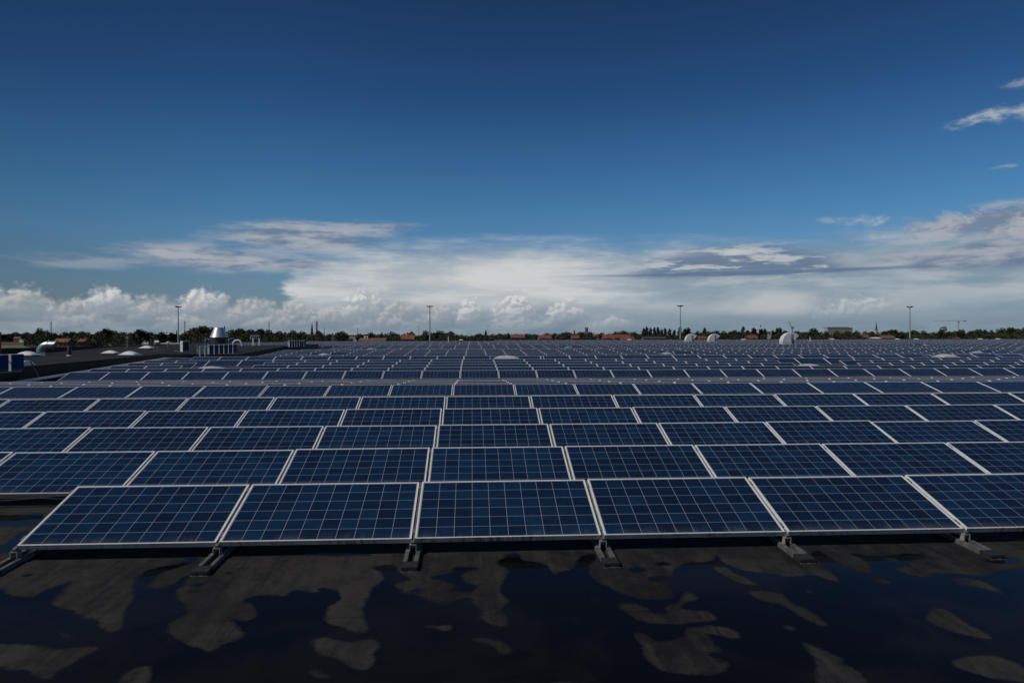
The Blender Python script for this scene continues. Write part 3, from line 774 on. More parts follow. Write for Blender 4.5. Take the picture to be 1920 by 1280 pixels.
for (px, py, pw, lab, yr) in ((51, 659, 41, 'white skylight dome left of the curved silver duct on the raised roof', (40, 52)), (207, 660, 32, 'white skylight dome, leftmost of three beside the handrail', (48, 58)),
                      (243, 658.3, 37, 'white skylight dome, middle and widest of three beside the handrail', (44, 54)), (275, 651.3, 28, 'white skylight dome, right and farthest of three beside the handrail', (60, 75)),
                      (51, 684, 11, 'white skylight dome half hidden behind the coping near the leftmost blue boxes', (26, 36))):
    p = place_on(px, py, Zl, inL, .14, *yr); dep = proj(p)[2]; w = pw*dep/FPX*.78
    t = thing('skylight_dome', lab, 'skylight', p, 0, 'skylights on the raised roof'); dome_parts(t, w, .95, .20, .09)
for (px, py, lab) in ((1180, 639.6, 'tiny white skylight dome before the far edge, left of the third lamp mast'), (1394, 639.4, 'tiny white skylight dome on the far edge between two white hoods'), (1560, 639.2, 'tiny white skylight dome on the far edge below the apartment block'),
                 (1683, 639, 'tiny white skylight dome on the far edge, left of the rightmost mast'), (1718, 638.4, 'tiny white skylight dome on the far edge, right of the rightmost mast'),
                 (1838, 637.6, 'tiny white skylight dome on the far edge, left one under the right trees'), (1871, 637.6, 'tiny white skylight dome on the far edge, last at the right')):
    Y = 196.; X = xat(px, Y); z = zat(px, py, Y)
    t = thing('skylight_dome', lab, 'skylight', (X, Y, Zr(Y)), 0, 'skylights on the far edge'); h = z-Zr(Y)
    dome_parts(t, 1.9, 1.6, .34, max(.15, h))

# ------------------------------------------------------------------ raised-roof equipment
# curved silver duct
p = place_on(76, 661, Zl, inL, 0, 40, 56); dep = proj(p)[2]; s_ = dep/FPX
t = thing('exhaust_duct', 'curved silver exhaust duct bent to the right on the raised roof', 'duct', p)
r_ = 7.4*s_; H = 27*s_
pts = [(0, 0, 0), (0, 0, H*.25)]
Rb = 15*s_
for i in range(0, 9):
    a = R(90)*i/8; pts.append((Rb-Rb*math.cos(a), 0, H*.25+Rb*.9*math.sin(a)))
q = MB(); q.tube(pts, r_, 20, cap=True); o = q.build('bend', M['galv'], t); smooth_by_angle(o, 50)
zt = pts[-1][2]
q = MB(); n = 20; A = []; B = []
for j in range(n):
    a = 2*math.pi*j/n; yy, zz = r_*math.cos(a), r_*math.sin(a)
    A.append((Rb+.012, yy, zt+zz)); B.append((Rb+11*s_+zz*.75, yy, zt+zz))
for j in range(n): q.quad([A[j], A[(j+1) % n], B[(j+1) % n], B[j]])
q.quad(B); o = q.build('spout', M['galv'], t); smooth_by_angle(o, 50)
for (x, z, v) in ((0, H*.25, 'z'), (Rb+.004, zt, 'x')):
    q = MB(); q.tube([(x, 0, z-.02), (x, 0, z+.02)] if v == 'z' else [(x-.02, 0, z), (x+.02, 0, z)], r_*1.06, 20); q.build('joint_band', M['grey_metal'], t)
q = MB(); q.box((Rb-.03, -.03, zt+r_*1.07), (Rb+.05, .03, zt+r_*1.07+.1)); q.build('bracket', M['grey_metal'], t)
# plain pipe
p = place_on(130, 660.5, Zl, inL, 0, 40, 56); s_ = proj(p)[2]/FPX
t = thing('vent_pipe', 'short dark grey vent pipe with white foot, right of the curved duct', 'vent pipe', p)
q = MB(); q.lathe([(3.6*s_, .06), (3.6*s_, 18*s_), (3.2*s_, 18.6*s_)], 16); smooth_by_angle(q.build('pipe', M['dark_metal'], t))
q = MB(); q.lathe([(5*s_, 0), (4.6*s_, .03), (3.9*s_, .05)], 16); q.build('foot', M['white_sheet'], t)
# capped vent
p = place_on(239, 653, Zl, inL, 0, 56, 75); s_ = proj(p)[2]/FPX
t = thing('vent_pipe', 'thin vent pipe with a square grey cap behind the three domes', 'vent pipe', p)
q = MB(); q.lathe([(1.1*s_, 0), (1.1*s_, 18*s_)], 12); q.build('pipe', M['grey_metal'], t)
q = MB(); q.box((-2.2*s_, -2.2*s_, 18*s_), (2.2*s_, 2.2*s_, 23*s_)); q.build('cap', M['grey_metal'], t)
# handrail with lamp
p = place_on(289, 661, Zl, inL, 0, 56, 68); s_ = proj(p)[2]/FPX; Yh = p.y
t = thing('handrail', 'thin white handrail with two grey posts left of the air conditioner', 'handrail', p)
dx = xat(315, Yh)-p.x; dx2 = xat(342, Yh)-p.x; hh = 17*s_
for x in (0, dx):
    q = MB(); q.tube([(x, 0, 0), (x, 0, hh)], .035, 8); q.build('post', M['grey_metal'], t)
q = MB(); q.tube([(0, 0, hh), (dx2, 0, hh)], .035, 8); q.build('rail', M['white_paint'], t)
q = MB(); q.lathe([(.05, 0), (.09, .05), (.05, .13), (.01, .15)], 10, (dx, 0, hh+.02)); q.build('cap', M['white_paint'], t)
pl = Vector((xat(295, Yh-.3), Yh-.3, p.z))
t = thing('flood_lamp', 'small tilted white roof lamp on the left handrail post', 'lamp', pl)
tr = Matrix.Translation((0, 0, hh+.12)) @ Matrix.Rotation(R(-25), 4, 'X')
q = MB(); q.box((-3.8*s_, -.16, -1.8*s_), (3.8*s_, .16, 1.8*s_), 0, tr); q.build('housing', M['white_sheet'], t)
q = MB(); q.box((3.9*s_, -.1, -1.6*s_), (5.4*s_, .1, 1.2*s_), 0, tr); q.build('hood', M['dark_metal'], t)
q = MB(); q.tube([(0, 0, 0), (0, 0, hh+.06)], .03, 8); q.build('stand', M['grey_metal'], t)
# air conditioner
p = place_on(346.5, 660, Zl, inL, 0, 54, 66); s_ = proj(p)[2]/FPX
t = thing('air_conditioner', 'white framed air conditioning unit with dark louvred front on the raised roof', 'air conditioner', p, R(45))
w, h, d_ = 13*s_, 21*s_, .42
q = MB(); q.box((-w/2, -d_/2+.02, .03), (w/2, d_/2, h)); q.build('casing', M['white_sheet'], t)
q = MB(); q.box((-w/2+.055, -d_/2-.004, .09), (w/2-.04, -d_/2+.018, h-.05), 0)
for i in range(9): q.box((-w/2+.055, -d_/2-.02, .11+i*(h-.2)/9), (w/2-.04, -d_/2-.006, .11+i*(h-.2)/9+.035), 0)
q.build('louvre', M['dark_metal'], t)
q = MB()
q.box((-w/2-.002, -d_/2-.03, .0), (-w/2+.05, -d_/2+.018, h+.01)); q.box((w/2-.035, -d_/2-.03, .0), (w/2+.005, -d_/2+.018, h+.01)); q.box((-w/2+.052, -d_/2-.03, h-.045), (w/2-.037, -d_/2+.018, h+.01))
q.build('front_frame', M['white_paint'], t)
q = MB(); q.tube([(-w/2-.02, -.1, .05), (-w/2-.2, -.12, .03), (-w/2-.42, -.1, .06), (-w/2-.55, -.1, .12)], .03, 8); q.build('pipe', M['white_paint'], t)
# silver cone chimney
Yc = 60.5; pc = Vector((xat(410.5, Yc), Yc, Zl(Yc))); s_ = proj(pc)[2]/FPX
zc = zat(410.5, 632.3, Yc)-pc.z; zt = zat(410.5, 614.2, Yc)-pc.z
t = thing('exhaust_chimney', 'large silver cone outlet on a dark grey round base', 'chimney', pc)
q = MB(); q.lathe([(14*s_, 0), (14*s_, zc-.01)], 40); smooth_by_angle(q.build('base', M['dark_metal'], t))
q = MB(); q.lathe([(15.8*s_, zc), (8.6*s_, zt), (8.2*s_, zt), (8.0*s_, zt-.2)], 48); smooth_by_angle(q.build('cone', M['steel'], t), 50)
# goose-neck pipe
Yg = 56.0; pg = Vector((xat(433.5, Yg), Yg, Zl(Yg))); s_ = proj(pg)[2]/FPX
t = thing('gooseneck_pipe', 'white pipe bent over like a walking stick, right of the blue boxes', 'pipe', (LX1-.25, Yg, pg.z))
za = zat(440, 646, Yg)-pg.z; rb_ = 8.2*s_
pts = [(0, 0, 0), (0, 0, za)] + [(rb_-rb_*math.cos(R(15)*i), 0, za+rb_*math.sin(R(15)*i)) for i in range(1, 13)] + [(2*rb_, 0, za-.08)]
q = MB(); q.tube(pts, 1.75*s_, 12); smooth_by_angle(q.build('pipe', M['white_paint'], t), 60)
q = MB(); q.lathe([(.22, 0), (.2, .03), (.12, .06)], 14); q.build('flange', M['dark_metal'], t)

# inverter banks along the wall
IW, IH, ID = .74, .66, .2
def inverter(loc, lab, group):
    t = thing('inverter', lab, 'inverter', loc, 0, group)
    q = MB(); q.box((-ID, 0, 0), (-.032, IW, IH)); q.build('housing', M['white_sheet'], t)
    q = MB(); q.box((-.030, .008, .08), (0, IW-.012, IH-.02)); o = q.build('cover', M['blue'], t)
    q = MB(); q.box((-.030, .008, .0), (-.008, IW-.012, .077)); q.build('terminal_box', M['dark_metal'], t)
    return t
def bank(ys, x, lab, extra=0):
    y0, y1 = ys[0]-.1-extra, ys[-1]+IW+.1
    t = thing('inverter_rack', 'galvanised rack carrying '+lab, 'rack', (x-ID-.03, y0, Zr(y0)))
    L = y1-y0
    n = max(2, int(L/1.9)+1)
    for i in range(n):
        yy = L*i/(n-1); z = Zr(y0+yy)-Zr(y0)
        q = MB(); q.box((-.04, yy-.02, z), (-.003, yy+.02, 1.2)); q.build('post', M['dark_metal'], t)
    for z in (.62, 1.15):
        q = MB(); q.box((0, -.05, z), (.026, L+.05, z+.05)); q.build('rail', M['grey_metal'], t)
    return Zr(y0)
b1 = [26.35, 27.28, 28.2]; z = bank(b1, -18.0+.15, 'the blue boxes at the left picture edge')
for i, y in enumerate(b1):
    inverter((-18.0+.15, y, z+.68), ['blue inverter box mostly cut off by the left picture edge', 'blue inverter box touching the left picture edge, next to the rightmost of that bank', 'rightmost blue inverter box of the bank at the left picture edge'][i], 'blue inverters at the left edge')
b2 = [48.7+.95*i for i in range(6)]; z = bank(b2, -17.85, 'six blue boxes in front of the silver cone', 2.0)
for i, y in enumerate(b2):
    inverter((-17.85, y, z+.50), f'blue inverter box, {ordi(i+1)} from the left of the six before the silver cone', 'blue inverters before the silver cone')
for i, y in enumerate((46.95, 47.8)):
    t = thing('switch_box', ['open white frame with grey switch box, leftmost beside the six blue inverters', 'grey switch box between the white frame and six blue inverters'][i], 'switch box', (-17.85, y, z+.55))
    q = MB(); q.box((-.2, 0, 0), (0, .5, .55)); q.build('box', M['grey_metal'], t)
    q = MB(); q.box((.003, .0, .5), (.04, .5, .56)); q.box((.003, -.05, -.2), (.04, -.002, .56)); q.build('frame', M['white_paint'], t)
b3 = [69.7+.98*i for i in range(7)]; z = bank(b3, -17.85, 'the small far blue boxes left of the brick chimney', .8)
for i, y in enumerate(b3):
    inverter((-17.85, y, z+.52), f'small far blue inverter box, {ordi(i+1)} from the left below the brick chimney', 'blue inverters below the brick chimney')
# inverters behind the cone and on the T-shaped stand
t = thing('inverter_rack', 'dark low rack behind the silver cone', 'rack', (xat(381, 72), 72, Zl(72)))
L = xat(436, 72)-xat(381, 72)
q = MB(); q.box((0, .16, .62), (L, .2, .67)); q.build('rail', M['galv'], t)
for x in (0.05, L*.55, L-.05):
    q = MB(); q.box((x-.03, .163, 0), (x+.03, .197, .615)); q.build('post', M['grey_metal'], t)
for i, px in enumerate((382, 388.5, 394, 426, 431)):
    x = xat(px, 71.8)
    t = thing('inverter', f'half hidden blue and white inverter box, {ordi(i+1)} from the left behind the silver cone', 'inverter', (x, 72.14, Zl(72)+.42), R(-90), 'blue inverters behind the cone')
    q = MB(); q.box((-.13, 0, 0), (-.06, .27, .4)); q.build('housing', M['white_sheet'], t)
    q = MB(); q.box((-.058, .06, .02), (0, .26, .38)); q.build('cover', M['blue'], t)
Yt = 80.; xt = xat(474.5, Yt)
t = thing('inverter_rack', 'white two-legged stand with small boxes right of the silver cone', 'rack', (xt, Yt, Zl(Yt)))
ht = zat(474, 634, Yt)-Zl(Yt)
for x in (0, xat(486, Yt)-xt):
    q = MB(); q.box((x-.07, -.05, 0), (x+.07, .05, ht)); q.build('post', M['white_paint'], t)
q = MB(); q.box((-.2, -.048, ht+.003), (xat(488, Yt)-xt, .05, ht+.05)); q.build('rail', M['white_paint'], t)
for i, px in enumerate((472.5, 476.5, 480, 483.5, 487)):
    t = thing('inverter', f'tiny inverter box, {ordi(i+1)} from the left on the white two-legged stand', 'inverter', (xat(px, Yt-.1)-.1, Yt-.055, Zl(Yt)+ht-.1), R(-90), 'inverters on the white stand')
    q = MB(); q.box((-.10, -.1, 0), (-.05, .1, .42)); q.build('housing', M['white_paint'], t)
    q = MB(); q.box((-.048, -.03, .03), (-.003, .09, .38)); q.build('cover', M['blue'], t)
# cable tray on the roof beside the wall, drooping cable
t = thing('cable_tray', 'pale metal cable tray running along the left end of the panel rows', 'cable tray')
for x in (-17.82, -17.52):
    o = strip_wall('side_rail', [(x, y) for y in (24.5, 27.5, 30, 35, 41.8, 46)], .035, lambda y: Zr(y)+.24, lambda y: Zr(y)+.31, M['alu']); o.parent = t
o = strip_wall('bed', [(-17.67, y) for y in (24.5, 27.5, 30, 35, 41.8, 46)], .255, lambda y: Zr(y)+.245, lambda y: Zr(y)+.255, M['dark_metal']); o.parent = t
for y in (25, 29, 33, 37, 41, 45):
    q = MB(); q.box((-17.85, y-.05, Zr(y)-.01), (-17.49, y+.05, Zr(y)+.235)); q.build('foot', M['rubber'], t)
t = thing('cable_tray', 'thin far cable tray beside the panels under the small blue boxes', 'cable tray')
for x in (-17.72, -17.42):
    o = strip_wall('side_rail', [(x, y) for y in (56, 62, 68, 74, 80)], .05, lambda y: Zr(y)+.20, lambda y: Zr(y)+.30, M['alu_rail']); o.parent = t
for y in (57, 62, 67, 72, 77):
    q = MB(); q.box((-17.75, y-.05, Zr(y)-.01), (-17.39, y+.05, Zr(y)+.19)); q.build('foot', M['rubber'], t)
q = MB(); pts = []
for i in range(9):
    a = i/8; b_ = at(43+18*a, 676+31*a**1.25, 29.3+.4*a); pts.append((b_.x+.25, b_.y, b_.z))
q.tube(pts, .022, 8)
tag(q.build('cable', M['alu_rail']), 'grey cable hanging down from the blue boxes at the left edge', 'cable')
# red post at the left edge
pr_ = Vector((xat(-3, 34), 34, Zl(34)))
t = thing('red_post', 'dark red post cut by the left picture edge', 'post', pr_)
q = MB(); q.box((-.09, -.06, 0), (.09, .06, zat(0, 622, 34)-pr_.z)); q.build('shaft', M['red'], t)
q = MB(); q.box((-.12, -.1, 0), (.12, -.063, .08)); q.build('foot', M['dark_metal'], t)

# ------------------------------------------------------------------ white vent hoods
def hood(px, pyb, pyt, pxw, Y, lab):
    X = xat(px, Y); zb = Zr(Y); s_ = proj((X, Y, zb))[2]/FPX
    zc = zat(px, pyb, Y)-zb
    t = thing('vent_hood', lab, 'vent hood', (X, Y, zb), 0, 'white vent hoods')
    Rr = zat(px, pyt, Y)-zat(px, pyb, Y); D = Rr*.85; n = 22
    q = MB(); arc = [(-Rr*1.0*math.cos(R(135)*i/n), zc+Rr*math.sin(R(135)*i/n)) for i in range(n+1)]
    for y in (0, D):
        pts = [(0.0, y, zc-.05)] + [(a, y, b) for a, b in arc]
        q.quad(pts if y == 0 else pts[::-1])
    for i in range(n): q.quad([(arc[i][0], 0, arc[i][1]), (arc[i+1][0], 0, arc[i+1][1]), (arc[i+1][0], D, arc[i+1][1]), (arc[i][0], D, arc[i][1])][::-1])
    smooth_by_angle(q.build('shell', M['white_sheet'], t), 40)
    q = MB(); q.box((-Rr+.02, .02, -.05), (-.02, D-.02, zc-.053)); q.build('curb', M['white_sheet'], t)
    q = MB(); e = arc[-1]
    a0 = Vector((.03, 0, zc-.05)); a1 = Vector((e[0]+.02, 0, e[1]-.04))
    q.quad([(a0.x, .08, a0.z), (a1.x, .08, a1.z), (a1.x, D-.08, a1.z), (a0.x, D-.08, a0.z)]); q.build('opening', M['black'], t)
    q = MB(); q.box((-Rr*.12, -.05, zc+Rr*.0), (Rr*.06, -.004, zc+Rr*.8)); q.build('actuator', M['grey_metal'], t)
    q = MB(); q.box((Rr*.0, -.07, zc-Rr*.12), (Rr*.16, -.053, zc+Rr*.28)); q.build('bracket', M['black'], t)
    for a in (45, 90):                           # sheet-metal seams
        q = MB(); x1, z1 = -Rr*1.003*math.cos(R(a)), zc+Rr*1.003*math.sin(R(a))
        q.cbox((x1, D/2, z1), (.05, D*1.01, .05)); q.build('seam', M['white_sheet'], t)
hood(1298.4, 638.2, 625.9, 22, 129, 'small white rounded vent hood, leftmost, right of the third lamp mast')
hood(1341.5, 638.2, 625.9, 22, 127, 'small white rounded vent hood, middle of the three')
hood(1485.5, 641.5, 623.2, 36, 97.5, 'largest white rounded vent hood, rightmost of the three')
# small white posts on the far roof
for (px, y0, y1, lab) in ((1519, 630, 640, 'thin white vent post right of the largest white hood'), (841, 629, 640, 'thin pale vent post right of the second lamp mast')):
    Y = 150; X = xat(px, Y); t = thing('vent_post', lab, 'vent pipe', (X, Y, Zr(Y)))
    h = zat(px, y0, Y)-Zr(Y); q = MB(); q.lathe([(.12, 0), (.1, h-.2)], 10); q.build('pipe', M['white_sheet'], t)
    q = MB(); q.lathe([(.17, h-.197), (.17, h-.05), (.05, h)], 10); q.build('cap', M['grey_metal'], t)
Y = 128.; X = xat(865, Y); t = thing('mushroom_vent', 'white mushroom vent at the far edge, right of the pale post', 'vent', (X, Y, Zr(Y)))
h = zat(865, 637.8, Y)-Zr(Y); q = MB(); q.lathe([(.14, 0), (.14, h)], 12); q.build('pipe', M['dark_metal'], t)
q = MB(); q.lathe([(.42, h+.003), (.34, h+.1), (.1, h+.17)], 14); q.build('cap', M['white_sheet'], t)

# ------------------------------------------------------------------ lamp masts
def mast(px, pyt, Y, lab):
    X = xat(px, Y); H = zat(px, pyt, Y)-GZ
    t = thing('lamp_mast', lab, 'lamp mast', (X, Y, GZ), 0, 'tall lamp masts behind the roof')
    q = MB(); q.tube([(0, 0, 0), (0, 0, H*.5), (0, 0, H*.93), (0, 0, H)], [.30, .21, .13, .12], 12); q.build('pole', M['mast'], t)
    q = MB(); q.tube([(-.8, 0, H-.1), (.8, 0, H-.1)], .07, 8); q.tube([(0, -.8, H-.11), (0, .8, H-.11)], .07, 8); q.build('crossbar', M['dark_metal'], t)
    for a in range(4):
        tr = Matrix.Translation((0, 0, H)) @ Matrix.Rotation(a*math.pi/2, 4, 'Z') @ Matrix.Translation((.72, 0, 0)) @ Matrix.Rotation(R(-14), 4, 'Y')
        q = MB(); q.box((-.32, -.30, -.02), (.42, .30, .15), 0, tr); q.build('floodlight', M['dark_metal'], t)
    return t
for px, pyt, Y, w in ((334.3, 575.3, 228, 'leftmost tall lamp mast, behind the handrail on the raised roof'), (806, 574.5, 226, 'second tall lamp mast from the left, near the picture middle'),
                   (1275.6, 573.8, 226, 'third tall lamp mast from the left, beside the small white hood'), (1706, 575.6, 228, 'rightmost tall lamp mast, right of the church spire')):
    mast(px, pyt, Y, w)

# ------------------------------------------------------------------ far things
def lattice_mb(q, H, w0, w1, n, r):
    for sx_ in (-1, 1):
        for sy_ in (-1, 1): q.tube([(sx_*w0/2, sy_*w0/2, 0), (sx_*w1/2, sy_*w1/2, H)], r, 4)
    for i in range(n):
        a, b = i/n, (i+1)/n; wa, wb = w0+(w1-w0)*a, w0+(w1-w0)*b
        for sy_ in (-1, 1):
            q.tube([(-wa/2, sy_*wa/2, H*a), (wb/2, sy_*wb/2, H*b)], r*.7, 4); q.tube([(sy_*wa/2, -wa/2, H*a), (sy_*wb/2, wb/2, H*b)], r*.7, 4)
for (px, pt, Y, lab) in ((96, 603, 900, 'thin lattice mast above the trees right of the curved duct'), (346.5, 602, 900, 'thin lattice mast just right of the leftmost lamp mast'), (504.5, 604, 1000, 'thin lattice mast left of the brick chimney'),
                         (608, 615, 1200, 'faint short lattice mast right of the brick chimney'), (670.5, 615, 1200, 'faint lattice mast between brick chimney and second lamp mast'), (785, 612, 1200, 'faint lattice mast just left of the second lamp mast')):
    X = xat(px, Y); H = zat(px, pt, Y)-GZ
    t = thing('radio_mast', lab, 'radio mast', (X, Y, GZ), 0, 'thin lattice masts')
    q = MB(); lattice_mb(q, H, 1.5, .7, 12, .12); q.build('lattice', M['far_grey'], t)
    q = MB(); q.tube([(0, 0, H*.98), (0, 0, H+1.5)], .1, 6); q.build('antenna', M['far_grey'], t)
# brick chimney
Y = 800; X = xat(594, Y); H = zat(594, 602, Y)-GZ; s_ = Y/FPX
t = thing('factory_chimney', 'tall slim brown brick chimney above the trees beside a dark conifer', 'chimney', (X, Y, GZ))
q = MB(); q.lathe([(1.9*s_, 0), (1.25*s_, H-.6)], 20); smooth_by_angle(q.build('shaft', M['brick'], t))
q = MB(); q.lathe([(1.45*s_, H-.59), (1.45*s_, H)], 20); q.build('crown', M['stone'], t)
# grey church tower
Y = 1250; s_ = Y/FPX; X = xat(1100.3, Y)
t = thing('church', 'square grey stone church tower with a long dark roof', 'church', (X, Y, GZ))
H = zat(1100, 614.5, Y)-GZ; w = 5.6*s_
q = MB(); q.box((-w/2, 0, 0), (w/2, w, H)); q.build('tower', M['stone'], t)
q = MB()
for sx_ in (-1, 1):
    q.box((sx_*w*.42-w*.09, -.25, H+.003), (sx_*w*.42+w*.09, w*.15, H+1.6)); q.box((sx_*w*.42-w*.09, w*.85, H+.003), (sx_*w*.42+w*.09, w+.25, H+1.6))
q.build('pinnacle', M['stone'], t)
for sx_ in (-1, 1):
    q = MB(); q.box((sx_*w*.2-.55, -.06, H-6.5), (sx_*w*.2+.55, -.004, H-2.2)); q.build('window', M['slate'], t)
zr_ = zat(1100, 622, Y)-GZ; xa, xb = xat(1087, Y)-X, xat(1113, Y)-X
q = MB(); q.box((xa, w+.3, 0), (xb, w+12, zr_-5)); q.build('nave', M['brick'], t)
q = MB(); q.quad([(xa, w+.2, zr_-5), (xb, w+.2, zr_-5), (xb, w+6, zr_), (xa, w+6, zr_)]); q.quad([(xb, w+12.1, zr_-5), (xa, w+12.1, zr_-5), (xa, w+6, zr_), (xb, w+6, zr_)])
q.quad([(xa, w+.2, zr_-5), (xa, w+6, zr_), (xa, w+12.1, zr_-5)]); q.quad([(xb, w+.2, zr_-5), (xb, w+12.1, zr_-5), (xb, w+6, zr_)])
q.build('roof', M['slate'], t)
# spire
Y = 1000; s_ = Y/FPX; X = xat(1644.3, Y)
t = thing('church', 'white church tower with a slim pointed dark spire', 'church', (X, Y, GZ))
zt_, zb_ = zat(1644, 602.5, Y)-GZ, zat(1644, 618.7, Y)-GZ; w = 4.6*s_
q = MB(); q.box((-w/2, 0, 0), (w/2, w, zb_)); q.build('tower', M['render_wall'], t)
q = MB(); q.lathe([(w*.60, zb_+.003), (w*.40, zb_+1.5), (.05, zt_)], 8, (0, w/2, 0)); q.build('spire', M['slate'], t)
q = MB(); q.box((-.5, -.06, zb_-4.2), (.5, -.004, zb_-1.6)); q.build('belfry_window', M['window'], t)
q = MB(); q.box((w/2+.003, w*.2, zb_-5), (w/2+.06, w*.8, zb_-.5)); q.build('side_panel', M['roof_tile_dull'], t)
# apartment block
Y = 1150; s_ = Y/FPX; X = xat(1575, Y)
t = thing('apartment_block', 'long pale apartment block with rows of windows above the trees', 'building', (X, Y, GZ))
zt_ = zat(1575, 613.6, Y)-GZ; w = 50*s_
q = MB(); q.box((-w/2, 0, 0), (w/2, 13, zt_-1.2)); q.build('wall', M['concrete'], t)
q = MB(); q.box((-w/2-.4, -.4, zt_-1.197), (w/2+.4, 13.4, zt_-.4)); q.build('roof', M['stone'], t)
q = MB(); q.box((-w*.46, 3, zt_-.397), (w*.4, 9, zt_+.8)); q.build('penthouse', M['concrete'], t)
fl = (zt_-1.6)/8
for i in range(8):
    for j in range(11):
        if i < 3: continue
        q = MB(); x = -w/2+1.4+j*(w-2.0)/11; q.box((x, -.08, fl*i+1.1), (x+(w-2)/11*.78, -.004, fl*i+fl*.82)); q.build('window', M['window'], t)
# tower crane
Y = 1400; X = xat(1797, Y); H = zat(1797, 602, Y)-GZ
t = thing('tower_crane', 'slim grey tower crane with long level jib above the right trees', 'crane', (X, Y, GZ))
q = MB(); lattice_mb(q, H-1, 1.9, 1.7, 22, .14); q.build('mast', M['far_grey'], t)
xa, xb = xat(1750, Y)-X, xat(1812, Y)-X
q = MB(); q.tube([(xa, 0, H), (0, 0, H)], .16, 4); q.tube([(xa, 0, H+1.4), (0, 0, H+1.6)], .12, 4)
for i in range(14): q.tube([(xa*(i/14), 0, H), (xa*((i+.5)/14), 0, H+1.5), (xa*((i+1)/14), 0, H)], .12, 4)
q.build('jib', M['far_grey'], t)
q = MB(); q.tube([(0, 0, H), (xb, 0, H+.4)], .3, 4); q.build('counter_jib', M['far_grey'], t)
q = MB(); q.box((xb-6, -.8, H-.9), (xb-.5, .8, H+1.1)); q.build('counterweight', M['far_grey'], t)
q = MB(); q.box((-1.4, -1.6, H-3), (1.4, -.9+.5, H-.2)); q.build('cab', M['far_grey'], t)
q = MB(); q.tube([(-.8, 0, H), (0, 0, H+3.5), (.8, 0, H)], .22, 4); q.build('tower_head', M['far_grey'], t)
# luffing crane behind the big hood
Y = 900; X = xat(1485.5, Y); H = zat(1485, 616, Y)-GZ
t = thing('mobile_crane', 'small dark crane with a raised slanting boom above the largest hood', 'crane', (X, Y, GZ))
q = MB(); lattice_mb(q, H, 1.6, 1.6, 10, .2); q.build('mast', M['far_grey'], t)
e = Vector((xat(1479, Y)-X, 0, zat(1479, 602.5, Y)-GZ))
q = MB(); q.tube([(0, 0, H+.2), e], [.55, .3], 4); q.build('boom', M['far_grey'], t)
q = MB(); q.box((-1.5, -1, H+.203), (2.2, 1, H+2.6)); q.build('cab', M['far_grey'], t)
q = MB(); q.tube([e, e+Vector((-.3, 0, -1.5))], .3, 4); q.build('hook_block', M['far_grey'], t)
# red and white lattice mast
Y = 1300; X = xat(1426, Y); H = zat(1426, 609, Y)-GZ
t = thing('radio_mast', 'tiny red and white banded mast between the middle and largest hoods', 'radio mast', (X, Y, GZ))
for i in range(6):
    q = MB(); q.tube([(0, 0, H*i/6+.003), (0, 0, H*(i+1)/6)], .7, 6); q.build('band', M['red' if i % 2 else 'white_paint'], t)

def house(px0, px1, pyt, pyb, Y, roofm, wallm, lab, frac=.6, gable=False, nwin=3, chim=True):
    X = xat((px0+px1)/2, Y); w = xat(px1, Y)-xat(px0, Y); zt_ = zat(px0, pyt, Y)-GZ; zb_ = zat(px0, pyb, Y)-GZ
    ze = zt_-(zt_-zb_)*frac; d_ = max(7., min(12., w*.8))
    t = thing('house', lab, 'house', (X, Y, GZ))
    q = MB(); q.box((-w/2+.15, .15, 0), (w/2-.15, d_-.15, ze)); 
    if gable: q.quad([(-w/2+.15, .15, ze), (w/2-.15, .15, ze), (0, .15, zt_-.12)])
    else:
        for s1 in (-1, 1):
            x = s1*(w/2-.15); q.quad([(x, .15, ze), (x, d_-.15, ze), (x, d_/2, zt_-.15)])
    q.build('wall', wallm, t)
    q = MB(); o_ = .3; th = .18
    if gable:
        for s1 in (-1, 1):
            A = [(s1*(w/2+o_), -o_, ze-.15), (0, -o_, zt_), (0, d_+o_, zt_), (s1*(w/2+o_), d_+o_, ze-.15)]
            q.quad(A if s1 > 0 else A[::-1]); q.quad([(p[0], p[1], p[2]-th) for p in (A[::-1] if s1 > 0 else A)])
            q.quad([A[0], A[1], (A[1][0], A[1][1], A[1][2]-th), (A[0][0], A[0][1], A[0][2]-th)])
    else:
        for y1, s1 in ((-o_, 1), (d_+o_, -1)):
            A = [(-w/2-o_, y1, ze-.15), (w/2+o_, y1, ze-.15), (w/2+o_, d_/2, zt_), (-w/2-o_, d_/2, zt_)]
            q.quad(A if s1 > 0 else A[::-1]); q.quad([(p[0], p[1], p[2]-th) for p in (A[::-1] if s1 > 0 else A)])
            q.quad([A[0], A[1], (A[1][0], A[1][1], A[1][2]-th), (A[0][0], A[0][1], A[0][2]-th)][::-1] if s1 > 0 else [A[0], A[1], (A[1][0], A[1][1], A[1][2]-th), (A[0][0], A[0][1], A[0][2]-th)])
    rf = q.build('roof', roofm, t)
    if chim:
        q = MB(); q.box((w*.22, d_/2-.4, zt_-.9), (w*.22+.8, d_/2+.4, zt_+.9)); q.build('chimney', M['brick'], rf)
    for i in range(nwin):
        x = -w/2+w*(i+.5)/nwin; q = MB(); q.box((x-.6, .06, max(.8, ze-2.2)), (x+.6, .146, max(2.0, ze-.7))); q.build('window', M['window'], t)
RT, RD, SLt = M['roof_tile'], M['roof_tile_dull'], M['slate']
